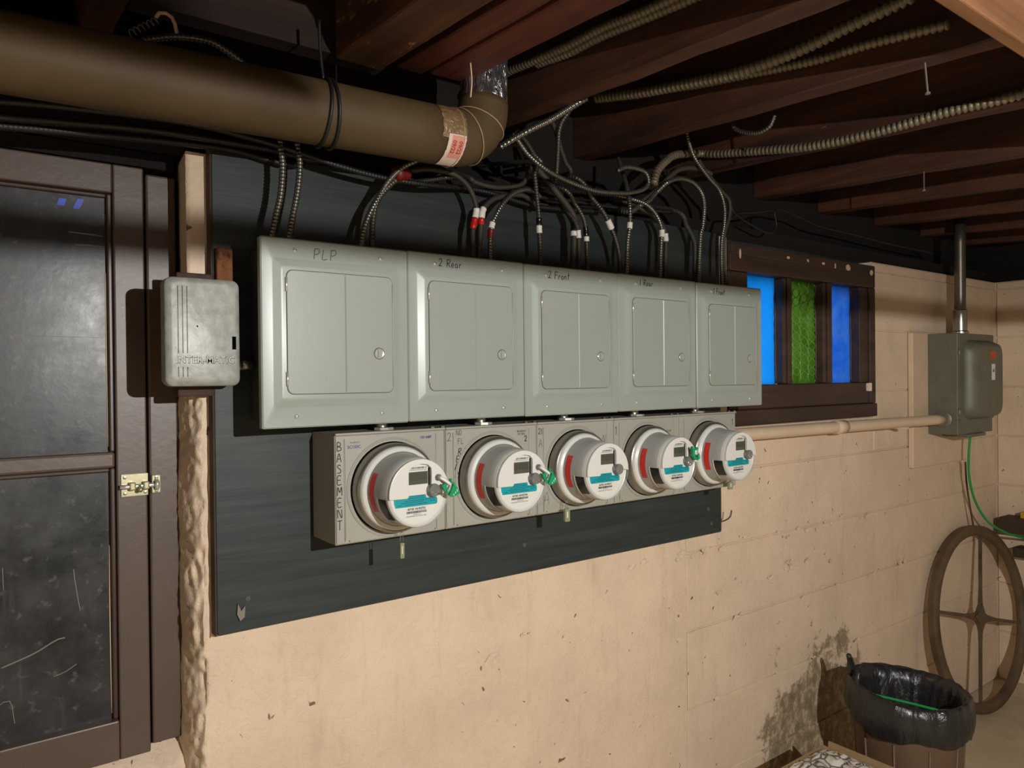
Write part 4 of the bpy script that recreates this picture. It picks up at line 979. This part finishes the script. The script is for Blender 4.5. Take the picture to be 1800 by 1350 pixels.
cable('bundleD', .0055, 'cable_black', 'dark cable running level behind the drops along the board top', 'armor', depth=.1)
cable('wireRight', .0032, 'cable_black', 'thin black wire drooping in a bight above the window', 'plain', name='loose_wire')
cable('wireRight2', .0028, 'cable_black', 'thin black wire joining the bight above the window', 'plain', name='loose_wire')
G = 'ribbed conduits along the joists'
cable('K1', .0105, 'conduit_ribbed', 'ribbed conduit beside the foil-wrapped pipe, left of a close pair', 'armor', (), G, .011, .38, 'ribbed_conduit', 'conduit')
cable('K1b', .0105, 'conduit_ribbed', 'ribbed conduit beside the foil-wrapped pipe, right of a close pair', 'armor', (), G, .011, .38, 'ribbed_conduit', 'conduit')
cable('K2', .0138, 'conduit_ribbed', 'pale ribbed conduit climbing to the top edge between two joists', 'armor', (), G, .0135, .42, 'ribbed_conduit', 'conduit')
cable('K3', .0105, 'conduit_ribbed', 'dim ribbed conduit lying along the joist toward the tan girder', 'armor', (), G, .012, .40, 'ribbed_conduit', 'conduit')
cable('K4', .0120, 'conduit_ribbed', 'long ribbed conduit along the joist running to the right edge', 'armor', (), G, .0130, .36, 'ribbed_conduit', 'conduit')
cable('K5', .0056, 'cable_steel', 'small loop of shiny armored cable hanging below a joist', 'armor', (), G, .007, .3, 'ribbed_conduit', 'conduit')
cable('pigtail', .0064, 'cable_steel', 'shiny armored cable arching over the top of the brown pipe', 'armor', depth=.25)
sp_ = tag(tube('strap', PATHS['strap'], .0032, 'putty', sides=8), 'cream cable strap hooked over the arching cable above the pipe', 'strap')
a, b_ = Vector(PATHS['spring'][0]), Vector(PATHS['spring'][-1]); ax = (b_-a); ax.normalize(); n1 = ax.cross(Vector((0, 1, 0))).normalized(); n2 = ax.cross(n1)
bm = bmesh.new(); L_ = (b_-a).length
sweep(bm, [a+ax*(L_*i/90)+.0055*(math.cos(i*.42)*n1+math.sin(i*.42)*n2) for i in range(91)], .0012, 5)
tag(obj('coiled_wire', bm, 'wire_steel', None, True), 'small coiled wire spring beside the cream strap above the pipe', 'wire')

# ================================================================ painted conduit under the window, disconnect box
bk = tag(plate('backer_panel', [(rrect(3.186, 3.712, 1.138, 1.706, .004, 2), -.004), (rrect(3.186, 3.712, 1.138, 1.706, .004, 2), -.021), (rrect(3.188, 3.710, 1.140, 1.704, .004, 2), -.023)], 'conduit_painted'), 'beige painted wood panel behind the grey-green switch box', 'board')
db = thing('disconnect_box', (3.32, -.0235, 1.277), 'grey-green metal switch box with domed door on the right', 'switch box')
W2, H2, D2 = .345, .426, .118
box('enclosure', (0, -D2, 0), (W2, 0, H2), 'box_green', db, .003)
fd = plate('door', [(rrect(.004, W2-.002, .06, H2-.002, .006, 3), -D2), (rrect(.004, W2-.002, .06, H2-.002, .006, 3), -D2-.006)], 'box_green', db)
plate('dome', [(rrect(.045, W2-.004, .062, H2-.028, .05, 7), -D2-.005), (rrect(.047, W2-.006, .064, H2-.030, .05, 7), -D2-.016), (rrect(.068, W2-.02, .080, H2-.045, .045, 7), -D2-.048), (rrect(.080, W2-.03, .095, H2-.058, .04, 7), -D2-.052)], 'box_green', fd, smooth_angle=50)
box('orange_sticker', (.185, -D2-.0535, .318), (.245, -D2-.0522, .350), 'orange_label', fd)
wl = box('white_sticker', (.200, -D2-.0535, .228), (.232, -D2-.0522, .296), 'tape_white', fd)
print_text('sticker_mark', '60', .020, 'ink', wl, .216, -D2-.0538, .268, rot=(90, 0, 0), bold=.0006)
box('bottom_lip', (.08, -D2-.008, -.014), (W2-.09, -.02, .0), 'box_green', db, .003)
for hz in (.08, .33): tube('hinge', [(.004, -D2-.004, hz), (.004, -D2-.004, hz+.03)], .005, 'hub_zinc', fd, 8, .03)
tube('hasp_ring', [(W2-.01, -D2-.03, .30), (W2+.012, -D2-.03, .305), (W2+.016, -D2-.03, .28), (W2+.008, -D2-.03, .262), (W2-.01, -D2-.03, .265)], .004, 'box_green', fd, 8, .004)
lathe('knockout', [(.024, 0), (.024, .001), (0, .0012)], 'box_green', db, 24, axis='x', loc=(-.0012, -.06, .37))
lathe('conduit_hub', [(.036, 0), (.036, -.006), (.030, -.010), (.026, -.016), (.0, -.016)], 'hub_zinc', db, 28, axis='x', loc=(0, -.060, .064))
ccy, ccz = -.0835, 1.341
ph = thing('painted_conduit', (1.83, ccy, ccz), 'beige painted conduit running under the window into the switch box', 'conduit')
tube('pipe', [(0, .03, .006), (.70, .03, .002), (1.2, .02, 0), (1.476, 0, 0)], .021, 'conduit_painted', ph, 20, .05)
tube('coupling', [(.70, .03, .0018), (.76, .03, .0016)], .0245, 'conduit_painted', ph, 20, .05)
for p0 in ((.12, .03, -.03), (1.17, .02, -.03)): box('strap', (p0[0]-.012, -.004, -.026), (p0[0]+.012, ccy*-1-.001, -.018), 'conduit_painted', ph)
vc = thing('riser_conduit', (3.485, -.085, 1.703), 'dark steel conduit rising from the top of the switch box', 'conduit')
tube('pipe', [(0, 0, .0), (0, 0, .5)], .0225, 'conduit_steel', vc, 20, .1)
lathe('connector', [(.032, 0), (.032, .012), (.027, .016), (.027, .105), (.024, .108)], 'zinc', vc, 24, axis='z')
lathe('locknut', [(.034, .0), (.034, .008), (.024, .009)], 'zinc', vc, 8, axis='z', smooth=False)
tag(tube('green_ground_wire', PATHS['greenwire'][:-1]+[(4.08, -.165, .735)], .0052, 'green_wire', sides=10), 'green ground wire dropping from the switch box to the corner', 'wire')
tag(tube('thin_rod', PATHS['rod'], .0040, 'rust_iron', sides=8), 'thin rusty rod standing on the wall above the iron wheel', 'rod')

# ================================================================ iron wheel in the corner
wh = thing('iron_wheel', (3.66, -.135, FZ), 'large rusty iron wheel with four spokes leaning in the corner', 'wheel')
WRr = .408; phi, lean, spin = R(4), R(6.5), R(-14)
ex = Vector((math.cos(phi), -math.sin(phi), 0)); nm = Vector((-math.sin(phi), -math.cos(phi), 0)); uu = Vector((0, 0, 1))*math.cos(lean) - nm*math.sin(lean); nn = ex.cross(uu)
ctr = Vector((0, 0, 0)) + uu*WRr + nm*0
def wp(a, r, off=0): return ctr + r*(math.cos(a)*ex + math.sin(a)*uu) + nn*off
bm = bmesh.new(); N = 72; prof = [(WRr, -.012), (WRr, .012), (WRr-.012, .020), (WRr-.034, .020), (WRr-.044, .010), (WRr-.044, -.010), (WRr-.034, -.018), (WRr-.012, -.018)]
rings = [[bm.verts.new(wp(2*math.pi*i/N, r, o)) for r, o in prof] for i in range(N)]
for i in range(N):
    A, B = rings[i], rings[(i+1) % N]
    for j in range(len(prof)): bm.faces.new((A[j], A[(j+1) % len(prof)], B[(j+1) % len(prof)], B[j]))
o = obj('rim', bm, 'wheel_iron', wh, True); o.data.set_sharp_from_angle(angle=R(50))
for q in range(4):
    a = spin + q*math.pi/2; bm = bmesh.new(); pr = []
    wd0, wd1 = (.030, .014) if q % 2 == 0 else (.022, .010)
    tdir = -math.sin(a)*ex + math.cos(a)*uu
    for r, wdt in ((.02, wd0*1.6), (.055, wd0), (.12, wd1*1.1), (WRr-.03, wd1)):
        c0 = wp(a, r); pr.append([bm.verts.new(c0 + s1*wdt*tdir*.5*1.0 + s2*.006*nn) for s1, s2 in ((-1, -1), (1, -1), (1, 1), (-1, 1))])
    for A, B in zip(pr, pr[1:]):
        for j in range(4): bm.faces.new((A[j], A[(j+1) % 4], B[(j+1) % 4], B[j]))
    bm.faces.new(pr[0]); bm.faces.new(pr[-1]); obj('spoke', bm, 'wheel_iron', wh)
bm = bmesh.new(); dia = [wp(spin+math.pi/4*i, .062 if i % 2 == 0 else .034, -.010) for i in range(8)]; dib = [wp(spin+math.pi/4*i, .062 if i % 2 == 0 else .034, .010) for i in range(8)]
va = [bm.verts.new(p) for p in dia]; vb = [bm.verts.new(p) for p in dib]
bm.faces.new(va); bm.faces.new(vb)
for i in range(8): bm.faces.new((va[i], va[(i+1) % 8], vb[(i+1) % 8], vb[i]))
obj('hub', bm, 'wheel_iron', wh)

# ================================================================ corner shelf with jar
cs = thing('corner_shelf', (4.088, -.05, .66), 'dark wood shelf bracket fixed low in the right corner', 'shelf')
box('upper_board', (-.115, -.62, .115), (0, 0, .185), 'shelf_wood', cs, .004)
box('lower_board', (-.09, -.62, 0.0), (0, -.05, .045), 'shelf_wood', cs, .004)
box('upright', (-.03, -.35, .045), (0, -.31, .115), 'shelf_wood', cs, .004)
jr = thing('jar', (3.985, -.215, .7055), 'small glass jar under the shelf edge beside the green wire', 'jar')
jr.location = (4.035, -.19, .7055)
lathe('glass', [(.0, .0), (.026, .0), (.030, .006), (.030, .055), (.022, .066)], 'jar_glass', jr, 20, axis='z', cap1=True)
lathe('lid', [(.024, .064), (.024, .074), (0, .075)], 'rust_iron', jr, 20, axis='z')
tag(plate('yellow_strip', [(rrect(0, .06, 0, .028, .004, 2), 0), (rrect(0, .06, 0, .028, .004, 2), -.03)], 'yellow_cap'), 'yellow plastic piece lying on the corner shelf', 'plastic').location = (4.01, -.13, .8455)

# ================================================================ bin, bag, wire strip
bx0 = Vector((2.465, -.335, FZ)); BR, BH = .168, .47
bn = thing('trash_bin', bx0, 'brown plastic barrel bin standing near the wheel', 'trash bin')
lathe('barrel', [(.0, .002), (.134, .002), (.141, .02), (.159, .34), (.165, BH-.03), (.165, BH), (.158, BH), (.152, .34), (.134, .03), (0, .03)], 'bin_brown', bn, 48, axis='z')
for i in range(10):
    a = 2*math.pi*(i+.3)/10
    bm = bmesh.new(); sweep(bm, [Vector((.1425*math.cos(a), .1425*math.sin(a), .04)), Vector((.1595*math.cos(a), .1595*math.sin(a), .35))], .004, 6); obj('rib', bm, 'bin_brown', bn, True)
bg = thing('bin_liner', bx0, 'shiny black garbage bag folded over the rim of the brown bin', 'garbage bag')
bm = bmesh.new(); N = 120; rows = []
prof = [(.05, .20), (.095, .24), (.126, .31), (.141, .38), (.151, .44), (.161, BH+.004), (.170, BH+.014), (.178, BH+.008), (.183, BH-.02), (.186, BH-.045), (.186, BH-.07), (.180, BH-.09), (.177, BH-.10)]
for k, (r, z) in enumerate(prof):
    row = []
    for i in range(N):
        a = 2*math.pi*i/N; inner = k < 6
        wr_ = mnoise.noise(Vector((math.cos(a)*9, math.sin(a)*9, z*3)))*.006 + abs(mnoise.noise(Vector((math.cos(a)*17, math.sin(a)*17, z*4))))*(.016 if inner else .007)
        low = max(0, k-8)/4*(.04*mnoise.noise(Vector((math.cos(a)*1.6, math.sin(a)*1.6, 5)))-.015*math.cos(a+.6))
        rise = .022*max(0, math.cos(a-R(115)))*(1 if 4 <= k <= 8 else 0)
        rr = r-wr_ if inner else r+wr_*.8
        row.append(bm.verts.new((rr*math.cos(a), rr*math.sin(a), z+low+rise+.005*mnoise.noise(Vector((math.cos(a)*6, math.sin(a)*6, k*.5))))))
    rows.append(row)
for A, B in zip(rows, rows[1:]):
    for i in range(N): bm.faces.new((A[i], A[(i+1) % N], B[(i+1) % N], B[i]))
bm.faces.new(rows[0]); obj('bag', bm, 'bag_black', bg, True)
for an, h, r0, ln in ((118, .075, .016, .01), (146, .05, .010, -.012)):
    a = R(an); p = Vector((.168*math.cos(a), .168*math.sin(a), BH+.02))
    bm = bmesh.new(); pa = [p, p+Vector((0, 0, h*.4)), p+Vector((-ln*.6, 0, h*.75)), p+Vector((-ln*1.6, 0, h))]
    sweep(bm, catmull(pa, .008), [r0*(1-.5*i/(len(catmull(pa, .008))-1)) for i in range(len(catmull(pa, .008)))], 8); obj('bag_tuft', bm, 'bag_black', bg, True)
tag(tube('green_wire_scrap', [(2.442, -.235, .458), (2.462, -.285, .456), (2.488, -.355, .453), (2.511, -.437, .450)], .0045, 'green_wire', sides=8), 'straight scrap of green wire lying in the black bag', 'wire')

# ================================================================ carton with crumpled white bag at the bottom edge
ct = thing('carton', (2.04, -.33, FZ), 'cardboard carton at the bottom edge left of the bin', 'carton')
box('body', (-.10, -.13, 0), (.13, .12, .335), 'cardboard', ct, .003)
box('flap', (.128, -.12, .335), (.134, .10, .352), 'cardboard', ct)
bm = bmesh.new(); rows = []
for i in range(26):
    row = []
    for j in range(22):
        x = -.085+.19*i/25; y = -.11+.21*j/21; e = min(i, 25-i, j, 21-j)/5
        z = .022*min(1, e) + .016*mnoise.noise(Vector((x*26, y*26, 0)))*min(1, e) + .012*abs(mnoise.noise(Vector((x*60, y*60, 4))))
        row.append(bm.verts.new((x, y, max(.001, z))))
    rows.append(row)
for A, B in zip(rows, rows[1:]):
    for j in range(21): bm.faces.new((A[j], B[j], B[j+1], A[j+1]))
tag(obj('crumpled_bag', bm, 'crumpled_white', None, True, (2.04, -.33, FZ+.337)), 'crumpled white printed plastic bag on the carton at the bottom edge', 'bag')

# ================================================================ work lamp behind the camera, with added plates that cut its light
wl_ = thing('work_lamp', (LAMP_POS.x, LAMP_POS.y-.09, FZ), 'black work lamp on a pole stand behind the viewpoint, with added light blockers', 'lamp')
tube('pole', [(0, 0, 0), (0, 0, LAMP_POS.z-FZ-.05)], .012, 'lamp_black', wl_, 12, .2)
lathe('base', [(.0, .03), (.05, .03), (.16, .012), (.16, 0), (0, 0)], 'lamp_black', wl_, 32, axis='z')
zz = LAMP_POS.z-FZ
hd = box('head', (-.045, -.03, zz-.06), (.045, .045, zz+.0095), 'lamp_black', wl_, .008)
def lamp_light(name, watts, dz, rad):
    ld = bpy.data.lights.new(name, 'POINT'); ld.energy = watts; ld.shadow_soft_size = rad; ld.color = (1.0, .98, .945)
    lo = bpy.data.objects.new(name, ld); C.objects.link(lo); lo.parent = wl_; lo.location = (0, .09, zz+dz)
lamp_light('work_lamp_light', LAMP_WATTS, 0, .004)
lamp_light('added_upper_light', UPPER_WATTS, .07, .004)  # added second emitter, weaker, for the zone above the shadow band
# added plate parting strong light from weak, its front lips shape a shadow band
box('light_divider', (-.28, -.25, zz+.010), (.85, .385, zz+.058), 'lamp_black', wl_)
box('lower_light_cutoff', (-.28, .385, zz-.0024), (.85, .39, zz+.058), 'lamp_black', wl_)
box('upper_light_cutoff', (-.28, .385, zz+.058), (.85, .39, zz+.0693), 'lamp_black', wl_)
box('side_light_blocker', (-.60, -.10, zz+.092), (-.03, .39, zz+.096), 'lamp_black', wl_)  # added blocker keeping the upper light off the pipe and joists at left
box('blocker_bracket', (-.30, -.12, zz+.01), (-.281, -.08, zz+.092), 'lamp_black', wl_)
